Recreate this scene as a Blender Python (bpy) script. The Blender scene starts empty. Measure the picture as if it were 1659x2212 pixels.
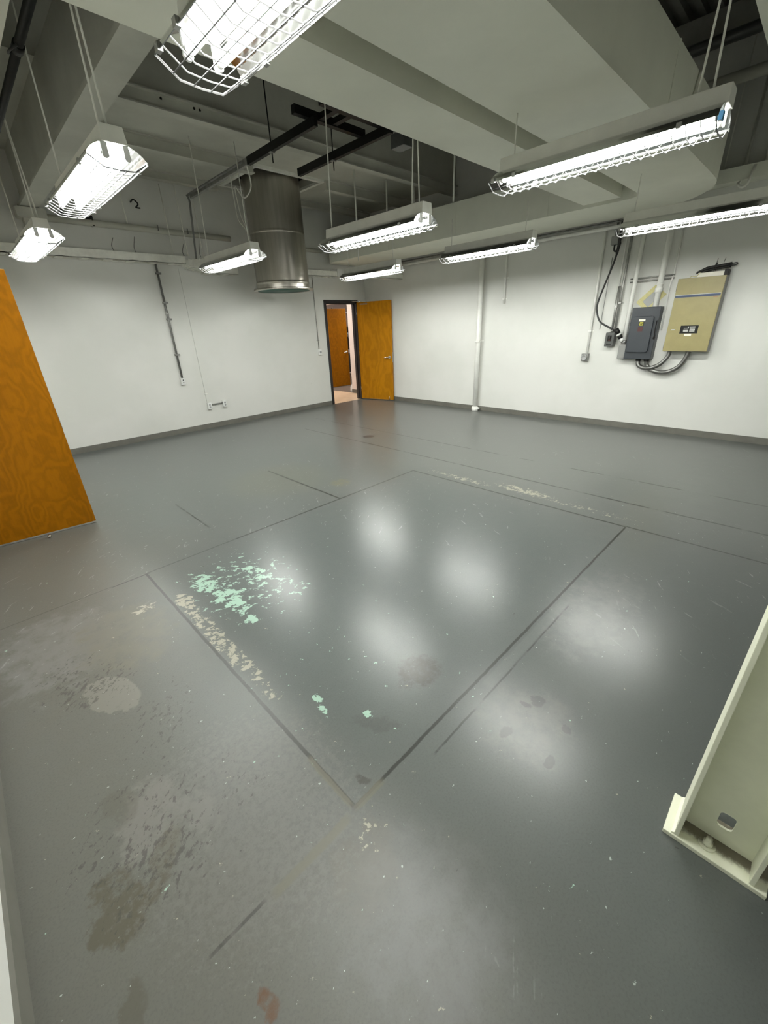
import bpy, bmesh, math, random
from mathutils import Vector, Matrix

random.seed(7)
scene = bpy.context.scene
COL = scene.collection
PI = math.pi

# ------------------------------------------------------------------ nodes
class N:
    """a value socket with arithmetic"""
    def __init__(s, nt, sock): s.nt, s.s = nt, sock
    def _m(s, op, *args, clamp=False):
        n = s.nt.nodes.new('ShaderNodeMath'); n.operation = op; n.use_clamp = clamp
        for i, a in enumerate((s,) + args):
            if isinstance(a, N): s.nt.links.new(a.s, n.inputs[i])
            else: n.inputs[i].default_value = a
        return N(s.nt, n.outputs[0])
    def __add__(s, o): return s._m('ADD', o)
    def __sub__(s, o): return s._m('SUBTRACT', o)
    def __mul__(s, o): return s._m('MULTIPLY', o)
    def __truediv__(s, o): return s._m('DIVIDE', o)
    def abs(s): return s._m('ABSOLUTE')
    def max(s, o): return s._m('MAXIMUM', o)
    def min(s, o): return s._m('MINIMUM', o)
    def inv(s):
        n = s.nt.nodes.new('ShaderNodeMath'); n.operation = 'SUBTRACT'; n.inputs[0].default_value = 1
        s.nt.links.new(s.s, n.inputs[1]); return N(s.nt, n.outputs[0])
    def step(s, lo, hi, a=0.0, b=1.0):
        n = s.nt.nodes.new('ShaderNodeMapRange'); n.interpolation_type = 'SMOOTHSTEP'
        s.nt.links.new(s.s, n.inputs[0])
        if lo < hi: v = (lo, hi, a, b)
        else: v = (hi, lo, b, a)
        for i, x in enumerate(v): n.inputs[i + 1].default_value = x
        return N(s.nt, n.outputs[0])

def vec(nt, x, y, z):
    n = nt.nodes.new('ShaderNodeCombineXYZ')
    for i, a in enumerate((x, y, z)):
        if isinstance(a, N): nt.links.new(a.s, n.inputs[i])
        else: n.inputs[i].default_value = a
    return n.outputs[0]

def noise(nt, v, scale, detail=4, rough=.55, dist=0.0):
    n = nt.nodes.new('ShaderNodeTexNoise')
    n.inputs['Scale'].default_value = scale; n.inputs['Detail'].default_value = detail
    n.inputs['Roughness'].default_value = rough; n.inputs['Distortion'].default_value = dist
    if v is not None: nt.links.new(v, n.inputs['Vector'])
    return N(nt, n.outputs[0])

def mixc(nt, fac, a, b):
    n = nt.nodes.new('ShaderNodeMix'); n.data_type = 'RGBA'
    if isinstance(fac, N): nt.links.new(fac.s, n.inputs[0])
    else: n.inputs[0].default_value = fac
    for i, c in ((6, a), (7, b)):
        if isinstance(c, (tuple, list)): n.inputs[i].default_value = (*c, 1)
        else: nt.links.new(c, n.inputs[i])
    return n.outputs[2]

def base_mat(name, rough=.5, metal=0.0):
    m = bpy.data.materials.new(name); m.use_nodes = True
    nt = m.node_tree; b = nt.nodes['Principled BSDF']
    b.inputs['Roughness'].default_value = rough; b.inputs['Metallic'].default_value = metal
    return m, nt, b

def pos(nt):
    g = nt.nodes.new('ShaderNodeNewGeometry'); return g.outputs['Position']
def objc(nt):
    g = nt.nodes.new('ShaderNodeTexCoord'); return g.outputs['Object']
def split(nt, v):
    n = nt.nodes.new('ShaderNodeSeparateXYZ'); nt.links.new(v, n.inputs[0])
    return [N(nt, n.outputs[i]) for i in range(3)]
def bump(nt, b, h, strength=.2, dist=.01):
    n = nt.nodes.new('ShaderNodeBump'); n.inputs['Strength'].default_value = strength
    n.inputs['Distance'].default_value = dist
    nt.links.new(h.s, n.inputs['Height']); nt.links.new(n.outputs[0], b.inputs['Normal'])

def paint(name, c, rough=.5, var=.12, scale=3.0, metal=0.0, bmp=0.0):
    """paint with slight blotches"""
    m, nt, b = base_mat(name, rough, metal)
    n = noise(nt, pos(nt), scale, 5, .6)
    col = mixc(nt, n.step(.3, .7), tuple(x * (1 - var) for x in c), tuple(min(1, x * (1 + var)) for x in c))
    nt.links.new(col, b.inputs['Base Color'])
    if bmp: bump(nt, b, noise(nt, pos(nt), 90, 2), bmp, .002)
    return m

def emit(name, c, s):
    m, nt, b = base_mat(name)
    b.inputs['Base Color'].default_value = (*c, 1)
    b.inputs['Emission Color'].default_value = (*c, 1); b.inputs['Emission Strength'].default_value = s
    return m

M = {}
M['ceil'] = paint('ceiling_paint', (.50, .50, .44), .7, .10, 1.6, bmp=.1)
M['duct'] = paint('duct_paint', (.76, .77, .67), .6, .05, 1.2)
M['deck'] = paint('deck_paint', (.20, .20, .18), .7, .25, 2.0)
M['white'] = paint('white_enamel', (.74, .75, .73), .35, .04, 6)
M['reflector'] = paint('reflector_aluminium', (.62, .63, .62), .16, .03, 6, 1.0)
M['wire'] = paint('white_wire', (.12, .12, .12), .35, .02, 6)
M['housing'] = paint('fixture_housing_paint', (.72, .72, .66), .4, .05, 6)
M['pipe'] = paint('painted_pipe', (.84, .84, .80), .45, .05, 8)
M['traypaint'] = paint('tray_paint', (.80, .80, .73), .5, .08, 8)
M['galv'] = paint('galvanised_steel', (.42, .42, .40), .42, .2, 14, .75)
M['conduit'] = paint('dark_conduit', (.20, .20, .19), .45, .2, 14, .5)
M['steel'] = paint('bare_steel', (.20, .20, .19), .38, .08, 10, .8)
M['black'] = paint('black_paint', (.012, .012, .011), .45, .2, 10)
M['black'].node_tree.nodes['Principled BSDF'].inputs['Specular IOR Level'].default_value = .2
M['rubber'] = paint('black_rubber', (.012, .012, .012), .5, .1, 10)
M['trimgrey'] = paint('baseboard_vinyl', (.135, .132, .112), .5, .1, 6)
M['frame'] = paint('door_frame_paint', (.018, .016, .017), .4, .1, 8)
M['chrome'] = paint('brushed_nickel', (.62, .58, .52), .25, .05, 10, 1.0)
M['bluegrey'] = paint('bluegrey_enamel', (.032, .038, .045), .38, .05, 6)
M['darkgrey'] = paint('dark_grey_enamel', (.07, .073, .07), .4, .08, 6)
M['midgrey'] = paint('mid_grey_enamel', (.24, .24, .23), .45, .06, 6)
M['lightgrey'] = paint('light_grey_plastic', (.36, .365, .36), .4, .05, 6)
M['tan'] = paint('tan_enamel', (.285, .245, .105), .42, .05, 9)
M['stripeblue'] = paint('blue_stripe', (.016, .035, .095), .4, .1, 30)
M['silver'] = paint('silver_print', (.46, .46, .44), .35, .05, 30)
M['yellow'] = paint('yellow_print', (.55, .53, .06), .45, .05, 30)
M['darkred'] = paint('dark_red_print', (.055, .010, .010), .45, .1, 30)
M['label'] = paint('paper_label', (.80, .78, .68), .6, .03, 30)
M['red'] = paint('red_print', (.35, .06, .04), .5, .05, 30)
M['blue'] = paint('blue_tape', (.02, .13, .26), .5, .05, 30)
M['tape'] = paint('yellow_masking_tape', (.60, .56, .27), .6, .08, 40)
M['cream'] = paint('cream_column_paint', (.80, .82, .66), .5, .05, 5, bmp=.1)
M['hallwall'] = paint('hall_wall_paint', (.78, .70, .66), .6, .03, 3)
M['hallfloor'] = paint('hall_floor_vinyl', (.74, .57, .40), .35, .06, 5)
M['roomfloor'] = paint('next_room_floor_paint', (.22, .20, .18), .3, .1, 5)
M['green'] = paint('green_filter_mesh', (.03, .10, .075), .6, .2, 60)
M['tube'] = emit('fluorescent_glow', (.985, 1.0, .95), 136.0)
M['halllamp'] = emit('hall_lamp_glow', (1.0, .93, .86), 46.0)

def mat_wall():
    m, nt, b = base_mat('wall_paint', .55)
    p = pos(nt); x, y, z = split(nt, p)
    big = noise(nt, p, .8, 4, .6); fine = noise(nt, p, 9, 6, .7); sc = noise(nt, p, 3.2, 6, .75)
    c = mixc(nt, big.step(.35, .65), (.66, .665, .625), (.71, .71, .675))
    # scuffs near the floor
    low = z.step(1.5, .2)
    scuff = sc.step(.63, .72) * low * fine.step(.4, .7) * .35
    c = mixc(nt, scuff, c, (.33, .32, .29))
    nt.links.new(c, b.inputs['Base Color'])
    bump(nt, b, noise(nt, p, 130, 3), .12, .002)
    return m
M['wall'] = mat_wall()

def mat_wood(name, swirl, tone):
    m, nt, b = base_mat(name, .38)
    o = objc(nt); x, y, z = split(nt, o)
    w = noise(nt, vec(nt, x * 2.2, y * 2.2, z * .9), 1.4, 3, .5)
    w2 = noise(nt, vec(nt, x * 3.0, y * 3.0, z * 3.0), 2.2, 4, .6)
    v = nt.nodes.new('ShaderNodeTexWave'); v.wave_type = 'BANDS'; v.bands_direction = 'X'
    v.inputs['Scale'].default_value = 1.0; v.inputs['Distortion'].default_value = 0
    nt.links.new(vec(nt, x * 2.0 + w * 6.5 * swirl + w2 * 1.1 * swirl, y, z), v.inputs['Vector'])
    wave = N(nt, v.outputs['Fac'])
    fine = noise(nt, vec(nt, x * 90, y * 90, z * 4), 1.0, 3, .6)
    big = noise(nt, vec(nt, x * 2.0, y, z * .35), 1.3, 2, .5)
    t = wave * .22 + fine * .34 + big * .5
    c = mixc(nt, t.step(.25, .85), tuple(q * .80 for q in tone), tuple(q * 1.16 for q in tone))
    nt.links.new(c, b.inputs['Base Color'])
    b.inputs['Specular IOR Level'].default_value = .12
    return m
M['wood'] = mat_wood('swirled_birch_veneer', .6, (.255, .094, .0012))
M['wood2'] = mat_wood('straight_birch_veneer', .3, (.40, .165, .004))
M['woodedge'] = paint('veneer_edge', (.42, .24, .06), .5, .1, 20)

def mat_duct_steel():
    m, nt, b = base_mat('stainless_duct', .34, 1.0)
    o = objc(nt); x, y, z = split(nt, o)
    n = noise(nt, vec(nt, x * 14, y * 14, z * .7), 1.2, 4, .6)
    n2 = noise(nt, o, 2.5, 5, .65)
    c = mixc(nt, n.step(.3, .7), (.42, .40, .355), (.50, .48, .43))
    nt.links.new(c, b.inputs['Base Color'])
    r = n2.step(.3, .7, .30, .37); nt.links.new(r.s, b.inputs['Roughness'])
    return m
M['stainless'] = mat_duct_steel()

def mat_plate():
    m, nt, b = base_mat('dirty_cream_plate', .6)
    p = pos(nt); x, y, z = split(nt, p)
    n = noise(nt, p, 22, 6, .7)
    edge = x.step(-6.03, -5.965)           # dirt gathers towards the web
    d = (n * .7 + edge * .55).step(.50, .85) * y.step(-7.895, -7.905)
    c = mixc(nt, d, (.76, .77, .62), (.17, .15, .11))
    nt.links.new(c, b.inputs['Base Color'])
    return m
M['plate'] = mat_plate()

def mat_floor():
    m, nt, b = base_mat('painted_concrete', .3)
    p = pos(nt); X, Y, Z = split(nt, p)
    n1 = noise(nt, p, .55, 3, .55); n2 = noise(nt, p, 2.6, 6, .65); n3 = noise(nt, p, 11, 6, .7)
    n4 = noise(nt, p, 42, 5, .75); n5 = noise(nt, p, 130, 3, .6)
    w1 = noise(nt, p, 7, 4, .6) - .5
    Xw = X + (noise(nt, p, 11, 5, .65) - .5) * .09; Yw = Y + (noise(nt, vec(nt, X + 7.3, Y + 3.1, 0), 11, 5, .65) - .5) * .09
    def ell(cx, cy, rx, ry, ang=0.0, soft=(1.25, .45), src=None):
        dx = (src or (Xw, Yw))[0] - cx; dy = (src or (Xw, Yw))[1] - cy
        if ang:
            ca, sa = math.cos(ang), math.sin(ang)
            dx, dy = dx * ca + dy * sa, dy * ca - dx * sa
        a = dx / rx; c = dy / ry
        return (a * a + c * c).step(soft[0], soft[1])
    # --- paint colour : blue-grey inside the old pit, browner towards the left wall
    brown = ((X * -1.0).step(5.9, 7.5) * .55 + n1 * .8 + n2 * .30).step(.55, 1.15)
    c = mixc(nt, brown, (.098, .107, .101), (.112, .110, .094))
    c = mixc(nt, ell(-5.2, -5.9, 1.6, 1.3, soft=(1.6, .2)) * .55, c, (.082, .097, .093))
    c = mixc(nt, n3.step(.35, .70) * .16, c, (.128, .131, .124))
    c = mixc(nt, n5.step(.50, .38) * .22, c, (.058, .061, .057))
    c = mixc(nt, n5.step(.62, .75) * .28, c, (.165, .17, .16))
    c = mixc(nt, (X + w1 * .5).step(-4.2, -3.0) * .45, c, (.145, .148, .137))  # white wall's grazing reflection painted in: far floor lightened
    c = mixc(nt, (Y * -1.0 + w1 * .5).step(6.9, 7.7) * X.step(-6.4, -5.4) * .5, c, (.066, .073, .068))  # shade by the column, far from the lamps, painted into the near right floor
    # --- bare patches near the left wall
    def patch(c, e, col, amt, nz, lo, hi):
        return mixc(nt, (e * .42 + nz * 1.0).step(lo, hi) * e.step(.0, .35) * amt, c, col)
    S0 = (2.2, .1)
    c = patch(c, ell(-7.33, -5.12, .33, .42, soft=S0), (0.163, 0.161, 0.152), .75, n3, .70, .98)
    c = patch(c, ell(-7.02, -5.30, .26, .40, soft=S0), (0.125, 0.120, 0.093), .75, n3, .70, 1.0)
    c = patch(c, ell(-7.215, -5.745, .10, .19, .35, (1.3, .6)), (0.171, 0.166, 0.143), .85, n3, .68, .84)
    c = patch(c, ell(-7.27, -6.52, .12, .20, -.2, S0), (0.163, 0.156, 0.141), .75, n3, .74, .95)
    c = patch(c, ell(-7.13, -6.63, .07, .13, 0, S0), (0.156, 0.152, 0.137), .7, n3, .76, .95)
    c = patch(c, ell(-7.425, -6.72, .08, .12, 0, S0), (0.074, 0.068, 0.047), .9, n3, .70, .88)
    c = patch(c, ell(-7.30, -6.70, .05, .15, -.75, S0), (0.076, 0.070, 0.049), .8, n3, .72, .9)
    c = patch(c, ell(-7.34, -6.38, .065, .09, .2, S0), (0.076, 0.071, 0.053), .4, n3, .72, .9)
    c = patch(c, ell(-7.47, -7.0, .035, .08, -.4, S0), (0.076, 0.071, 0.053), .7, n3, .68, .88)
    c = patch(c, ell(-6.82, -7.20, .17, .12, .6, S0), (0.099, 0.091, 0.067), .7, n3, .74, 1.0)
    c = patch(c, ell(-7.0, -6.75, .45, .5, soft=S0), (0.156, 0.152, 0.141), .45, n4, .78, .98)
    # paler mottled patches
    c = patch(c, ell(-6.78, -7.42, .26, .32, soft=S0), (0.141, 0.142, 0.137), .55, n3, .72, 1.05)
    c = patch(c, ell(-5.95, -7.33, .22, .20, soft=S0), (0.148, 0.144, 0.135), .6, n3, .72, 1.05)
    c = patch(c, ell(-4.95, -7.25, .55, .22, soft=S0), (0.141, 0.141, 0.135), .55, n3, .72, 1.05)
    # --- dark peel flecks, drifting diagonally
    fv = vec(nt, (X * .75 + Y * .65) * 1.0, (Y * .75 - X * .65) * 1.7, 0)
    fl = noise(nt, fv, 30, 5, .65)
    zone = ell(-7.30, -5.55, .22, .28, soft=S0).max(ell(-7.12, -6.02, .20, .28, soft=S0) * .8).max(ell(-7.33, -6.58, .22, .26, soft=S0)).max(ell(-7.05, -6.50, .26, .30, soft=S0) * .6)
    zone = zone * n2.step(.35, .6)
    c = mixc(nt, (fl + zone * .16).step(.66, .72) * zone.step(.05, .4) * .65, c, (0.047, 0.046, 0.040))
    # --- spots
    for cx, cy, rx, ry in ((-6.064, -7.285, .033, .022), (-6.063, -7.471, .03, .018), (-5.874, -7.468, .018, .022), (-5.869, -7.274, .018, .025), (-5.82, -7.31, .035, .03)):
        c = mixc(nt, ell(cx, cy, rx, ry, soft=(1.3, .6)) * .72, c, (0.055, 0.056, 0.053))
    def smudge(c, e, col, amt):
        return mixc(nt, (e * .35 + n4 * .55 + n3 * .45).step(.62, .90) * e.step(0, .3) * amt, c, col)
    c = smudge(c, ell(-6.055, -6.782, .12, .10, soft=S0), (0.049, 0.043, 0.036), .75)
    c = smudge(c, ell(-6.42, -6.84, .04, .12, .6, S0), (0.05, 0.05, 0.046), .38)
    c = smudge(c, ell(-6.63, -6.98, .018, .04, .6, S0), (0.038, 0.034, 0.027), .7)
    c = smudge(c, ell(-7.208, -7.231, .022, .035, 0, S0), (0.099, 0.046, 0.019), .9)
    c = mixc(nt, ell(-4.505, -4.265, .10, .10, soft=S0) * .45 * n3.step(.35, .6), c, (0.160, 0.144, 0.053))
    c = mixc(nt, ell(-4.9, -3.6, .5, .5, soft=S0) * .25, c, (0.129, 0.125, 0.084))
    # --- chipped paint showing mint green and beige under it
    cv = vec(nt, (X * .8 - Y * .6) * 1.0, (Y * .8 + X * .6) * 1.35, 0)
    chip = noise(nt, cv, 15, 8, .68); chip2 = noise(nt, p, 46, 4, .6)
    field = chip * .8 + chip2 * .2
    g = ell(-6.475, -5.12, .09, .14, soft=S0).max(ell(-6.43, -5.42, .07, .24, soft=S0)).max(ell(-6.44, -5.735, .045, .06, soft=S0) * .95)
    g = g.max(ell(-6.16, -5.30, .09, .20, soft=S0) * .85).max(ell(-6.28, -5.33, .36, .48, soft=S0) * .55).max(ell(-6.53, -6.57, .018, .09, -.25, S0) * .85).max(ell(-6.41, -6.79, .022, .04, soft=S0) * .8)
    g = g.max(ell(-6.05, -5.62, .10, .18, soft=S0) * .6).max(ell(-6.2, -6.4, .6, .7, soft=S0) * .16)
    gm = (field + g * .20).step(.660, .672)
    c = mixc(nt, gm, c, (.33, .48, .39))
    be = ell(-6.655, -5.22, .045, .10, soft=S0).max(ell(-6.66, -5.75, .05, .55, soft=S0) * .78).max(ell(-6.65, -6.33, .03, .06, soft=S0) * .8)
    be = be.max(ell(-3.53, -5.25, .06, .40, soft=S0) * .68).max(ell(-3.44, -6.0, .07, .32, soft=S0) * .85).max(ell(-6.87, -5.10, .07, .05, soft=S0) * .75)
    be = be.max(ell(-3.50, -6.6, .05, .5, soft=S0) * .55).max(ell(-6.72, -7.15, .08, .06, soft=S0) * .5)
    bm = (noise(nt, cv, 19, 8, .68) * .8 + chip2 * .2 + be * .20).step(.650, .665)
    c = mixc(nt, bm, c, (.32, .305, .24))
    # --- small white nicks everywhere and long scratches
    nick = noise(nt, vec(nt, X * 1.0, Y * 1.6, 0), 36, 4, .6)
    far = (Y * 1.0).step(-8.0, -3.0, .0, .010)
    c = mixc(nt, (nick + n2 * .14 + far).step(.775, .785), c, (.38, .42, .39))
    dk = noise(nt, vec(nt, X * 1.0, Y * 1.0, 5.0), 30, 2, .5)
    c = mixc(nt, (dk + n2 * .08).step(.800, .815) * .7, c, (.05, .05, .045))
    sv = vec(nt, X * .9 + Y * .5, (Y * .9 - X * .5) * 9, 0)
    scr = noise(nt, sv, 4.2, 4, .5)
    gate = n1.step(.48, .62)
    c = mixc(nt, (scr * 1.0 + n3 * .30).step(.83, .86) * gate * .45, c, (.34, .35, .34))
    scr2 = noise(nt, vec(nt, (X * .9 - Y * .45) * 9, Y * .9 + X * .45, 3.0), 3.6, 4, .5)
    c = mixc(nt, (scr2 * 1.0 + n3 * .30).step(.84, .87) * gate * .4, c, (.34, .35, .34))
    # --- saw-cut joints
    def joint(axis, k, a0, a1, w, gate=0.0):
        u, v = (Y + w1 * .012, X) if axis == 'x' else (X + w1 * .012, Y)   # axis x : runs along x at y=k
        d = ((u - k).abs() - (n4 - .5) * w * .8).step(w, w * .5)
        e = v.step(a0 - .02, a0 + .02) * v.step(a1 + .02, a1 - .02)
        r = d * e
        if gate: r = r * n2.step(gate - .06, gate + .06)
        return r
    j = joint('x', -7.035, -6.72, -3.66, .0095).max(joint('x', -4.648, -6.0, -3.66, .013)).max(joint('y', -6.72, -7.03, -4.65, .011)).max(joint('y', -3.66, -7.03, -4.64, .014))
    j = j.max(joint('x', -4.66, -6.95, -6.70, .008)).max((joint('x', -7.12, -6.5, -4.2, .006, .53) * .8)).max(joint('y', -3.65, -8.9, -7.03, .011, .44))
    j = j.max(joint('y', -4.82, -4.65, -3.2, .014)).max(joint('y', -6.05, -4.6, -3.4, .010, .47)).max(joint('y', -3.12, -8.9, -1.6, .015, .42)).max(joint('y', -2.44, -8.9, -1.0, .014, .45))
    j = j.max(joint('x', -4.648, -7.66, -6.95, .006) * .5).max(joint('x', -4.648, -6.72, -6.0, .010) * .6).max(joint('x', -7.035, -7.66, -7.1, .007, .5) * .7)
    c = mixc(nt, j * .9, c, (.018, .018, .015))
    wide = joint('x', -7.045, -7.07, -6.76, .020).max(joint('x', -7.04, -6.72, -6.58, .017)).max(joint('y', -6.725, -7.02, -6.75, .014))
    c = mixc(nt, wide * .8, c, (.125, .12, .09))
    # cover strip beside the pit edge, dust along it
    c = mixc(nt, joint('x', -7.085, -5.9, -5.0, .035) * .10, c, (.30, .30, .29))
    # floor clean-out cover
    c = mixc(nt, ell(-2.825, -2.952, .09, .09, soft=(1.02, .95), src=(X, Y)) * .85, c, (.045, .045, .045))
    nt.links.new(c, b.inputs['Base Color'])
    q = pos(nt); x2, y2, z2 = split(nt, q)
    rgh = x2.step(-6.48, -6.92, .275, .41)
    nt.links.new(rgh.s, b.inputs['Roughness'])
    q2 = pos(nt)
    h = noise(nt, q2, 11, 5, .7) * .30 + noise(nt, q2, 120, 3, .6) * .14
    bump(nt, b, h, .16, .006)
    b.inputs['Specular IOR Level'].default_value = .42
    return m
M['floor'] = mat_floor()

# ------------------------------------------------------------------ mesh builders
SPLIT = {'guard_clip', 'lamp_holder', 'duct_seam', 'pipe_clamp', 'tape_strip', 'tray_rung', 'hinge', 'receptacle', 'hanger_rod', 'collar', 'cable_tie'}
class MB:
    def __init__(s): s.bm = bmesh.new()
    def box(s, x0, y0, z0, x1, y1, z1, rot=None):
        vs = [s.bm.verts.new(v) for v in ((x0, y0, z0), (x1, y0, z0), (x1, y1, z0), (x0, y1, z0), (x0, y0, z1), (x1, y0, z1), (x1, y1, z1), (x0, y1, z1))]
        for f in ((0, 3, 2, 1), (4, 5, 6, 7), (0, 1, 5, 4), (1, 2, 6, 5), (2, 3, 7, 6), (3, 0, 4, 7)):
            s.bm.faces.new([vs[i] for i in f])
        if rot: bmesh.ops.transform(s.bm, matrix=rot, verts=vs)
        return s
    def quad(s, *p):
        s.bm.faces.new([s.bm.verts.new(v) for v in p]); return s
    def prism(s, prof, axis, a0, a1, smooth=False):
        """prof: closed 2D outline, extruded along axis"""
        def mk(p, a):
            return {'x': (a, p[0], p[1]), 'y': (p[0], a, p[1]), 'z': (p[0], p[1], a)}[axis]
        A = [s.bm.verts.new(mk(p, a0)) for p in prof]; B = [s.bm.verts.new(mk(p, a1)) for p in prof]
        n = len(prof)
        for i in range(n):
            f = s.bm.faces.new((A[i], A[(i + 1) % n], B[(i + 1) % n], B[i])); f.smooth = smooth
        s.bm.faces.new(list(reversed(A))); s.bm.faces.new(B)
        return s
    def sheet(s, prof, axis, a0, a1, t=.002):
        """open 2D polyline of thickness t extruded"""
        up = []
        for i, p in enumerate(prof):
            q0 = prof[max(0, i - 1)]; q1 = prof[min(len(prof) - 1, i + 1)]
            d = Vector((q1[0] - q0[0], q1[1] - q0[1])).normalized()
            up.append((p[0] - d.y * t, p[1] + d.x * t))
        return s.prism(list(prof) + up[::-1], axis, a0, a1)
    def tube(s, pts, r, seg=8, closed=False, caps=True):
        pts = [Vector(p) for p in pts]; n = len(pts); rings = []
        rad = r if isinstance(r, (list, tuple)) else [r] * n
        prev = None
        for i, p in enumerate(pts):
            if closed: t = (pts[(i + 1) % n] - pts[i - 1])
            else: t = pts[min(n - 1, i + 1)] - pts[max(0, i - 1)]
            if t.length < 1e-9: t = Vector((0, 0, 1))
            t.normalize()
            if prev is None:
                a = Vector((0, 0, 1)) if abs(t.z) < .9 else Vector((1, 0, 0))
                u = t.cross(a).normalized()
            else:
                u = prev - t * prev.dot(t)
                if u.length < 1e-6: u = t.cross(Vector((0.3, 0.5, 1)))
                u.normalize()
            prev = u; w = t.cross(u)
            # keep the radius on mitred bends
            k = 1.0
            if 0 < i < n - 1 and not closed:
                a1 = (pts[i] - pts[i - 1]).normalized(); k = 1 / max(.6, a1.dot(t))
            rings.append([s.bm.verts.new(p + (u * math.cos(2 * PI * j / seg) + w * math.sin(2 * PI * j / seg)) * rad[i] * k) for j in range(seg)])
        m = n if closed else n - 1
        for i in range(m):
            A, B = rings[i], rings[(i + 1) % n]
            for j in range(seg):
                f = s.bm.faces.new((A[j], A[(j + 1) % seg], B[(j + 1) % seg], B[j])); f.smooth = seg > 5
        if caps and not closed:
            s.bm.faces.new(list(reversed(rings[0]))); s.bm.faces.new(rings[-1])
        return s
    def lathe(s, prof, c, seg=32, axis='z', cap=True):
        """prof: (r, h) pairs from bottom to top, about an axis through c"""
        rings = []
        for r, h in prof:
            ring = []
            for j in range(seg):
                a = 2 * PI * j / seg; u, v = r * math.cos(a), r * math.sin(a)
                ring.append(s.bm.verts.new({'z': (c[0] + u, c[1] + v, c[2] + h), 'x': (c[0] + h, c[1] + u, c[2] + v), 'y': (c[0] + u, c[1] + h, c[2] + v)}[axis]))
            rings.append(ring)
        for A, B in zip(rings, rings[1:]):
            for j in range(seg):
                f = s.bm.faces.new((A[j], A[(j + 1) % seg], B[(j + 1) % seg], B[j])); f.smooth = True
        if cap:
            s.bm.faces.new(list(reversed(rings[0]))); s.bm.faces.new(rings[-1])
        return s
    def build(s, name, mat, parent=None, bevel=0.0, recalc=True):
        if parent is not None and name in SPLIT:
            isl = s.islands(); last = None
            for i in isl: last = i.build_one(name, mat, parent, bevel, recalc)
            return last
        return s.build_one(name, mat, parent, bevel, recalc)
    def islands(s):
        seen = set(); out = []
        for v0 in s.bm.verts:
            if v0 in seen: continue
            st = [v0]; comp = []; seen.add(v0)
            while st:
                v = st.pop(); comp.append(v)
                for e in v.link_edges:
                    w_ = e.other_vert(v)
                    if w_ not in seen: seen.add(w_); st.append(w_)
            m = MB(); mp = {v: m.bm.verts.new(v.co) for v in comp}
            fs = set(f for v in comp for f in v.link_faces)
            for f in fs:
                nf = m.bm.faces.new([mp[v] for v in f.verts]); nf.smooth = f.smooth
            out.append(m)
        s.bm.free(); return out
    def build_one(s, name, mat, parent=None, bevel=0.0, recalc=True):
        if recalc: bmesh.ops.recalc_face_normals(s.bm, faces=s.bm.faces)
        me = bpy.data.meshes.new(name); s.bm.to_mesh(me); s.bm.free()
        o = bpy.data.objects.new(name, me); COL.objects.link(o)
        if mat: me.materials.append(M[mat] if isinstance(mat, str) else mat)
        if parent is not None:
            o.parent = parent
            o.matrix_parent_inverse = Matrix.Translation(parent.location).inverted() if not parent.get('_local') else Matrix.Identity(4)
        if bevel:
            b = o.modifiers.new('bevel', 'BEVEL'); b.width = bevel; b.segments = 2; b.limit_method = 'ANGLE'
            b.angle_limit = math.radians(40)
        return o

def tag(o, label=None, cat=None, group=None, kind=None):
    if label: o['label'] = label
    if cat: o['category'] = cat
    if group: o['group'] = group
    if kind: o['kind'] = kind
    return o

def empty(name, loc, label, cat, group=None, kind=None):
    o = bpy.data.objects.new(name, None); COL.objects.link(o); o.location = loc; o.empty_display_size = .1
    return tag(o, label, cat, group, kind)

def arc(cx, cy, r, a0, a1, n=8):
    return [(cx + r * math.cos(math.radians(a0 + (a1 - a0) * i / n)), cy + r * math.sin(math.radians(a0 + (a1 - a0) * i / n))) for i in range(n + 1)]

def smooth_path(pts, n=6):
    """Catmull-Rom"""
    P = [Vector(p) for p in pts]; out = []
    for i in range(len(P) - 1):
        p0 = P[max(0, i - 1)]; p1 = P[i]; p2 = P[i + 1]; p3 = P[min(len(P) - 1, i + 2)]
        for k in range(n):
            t = k / n
            out.append(.5 * ((2 * p1) + (p2 - p0) * t + (2 * p0 - 5 * p1 + 4 * p2 - p3) * t * t + (3 * p1 - p0 - 3 * p2 + p3) * t ** 3))
    out.append(P[-1]); return out

# ================================================================== SETTING
XL = -7.665            # left wall
YF = -9.6              # wall behind the photographer
ZL = 3.8               # slab over the far bays
ZH = 4.5               # metal deck over the near bays
DX0, DX1, DH = -1.175, -.30, 2.135      # far door opening

MB().box(XL - .12, YF - .12, -.15, 0, .0, 0).build('floor', 'floor')
tag(bpy.data.objects['floor'], 'grey painted concrete floor with chipped paint and saw-cut joints', 'floor', kind='structure')

w = MB()
w.box(XL - .12, 0, 0, DX0 - .0, .12, ZH + .1); w.box(DX1, 0, 0, .0, .12, ZH + .1); w.box(DX0, 0, DH, DX1, .12, ZH + .1)
tag(w.build('wall_back', 'wall'), 'white far wall with the open doorway at its right end', 'wall', kind='structure')
tag(MB().box(0, YF, 0, .12, .12, ZH + .1).build('wall_right', 'wall'), 'white wall on the right carrying the electrical boxes', 'wall', kind='structure')
LD0, LD1 = -3.15, -2.26
w = MB()
w.box(XL - .12, YF, 0, XL, LD0, ZH + .1); w.box(XL - .12, LD1, 0, XL, 0, ZH + .1); w.box(XL - .12, LD0, DH, XL, LD1, ZH + .1)
tag(w.build('wall_left', 'wall'), 'white wall at the left edge beside the photographer', 'wall', kind='structure')
tag(MB().box(XL - .12, YF - .12, 0, .12, YF, ZH + .1).build('wall_front', 'wall'), 'white wall behind the photographer', 'wall', kind='structure')
tag(MB().box(XL - 1.1, LD0 - .2, 0, XL - .95, LD1 + .2, 2.6).build('wall_closet', 'wall'), 'wall of the recess behind the near orange door', 'wall', kind='structure')

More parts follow.
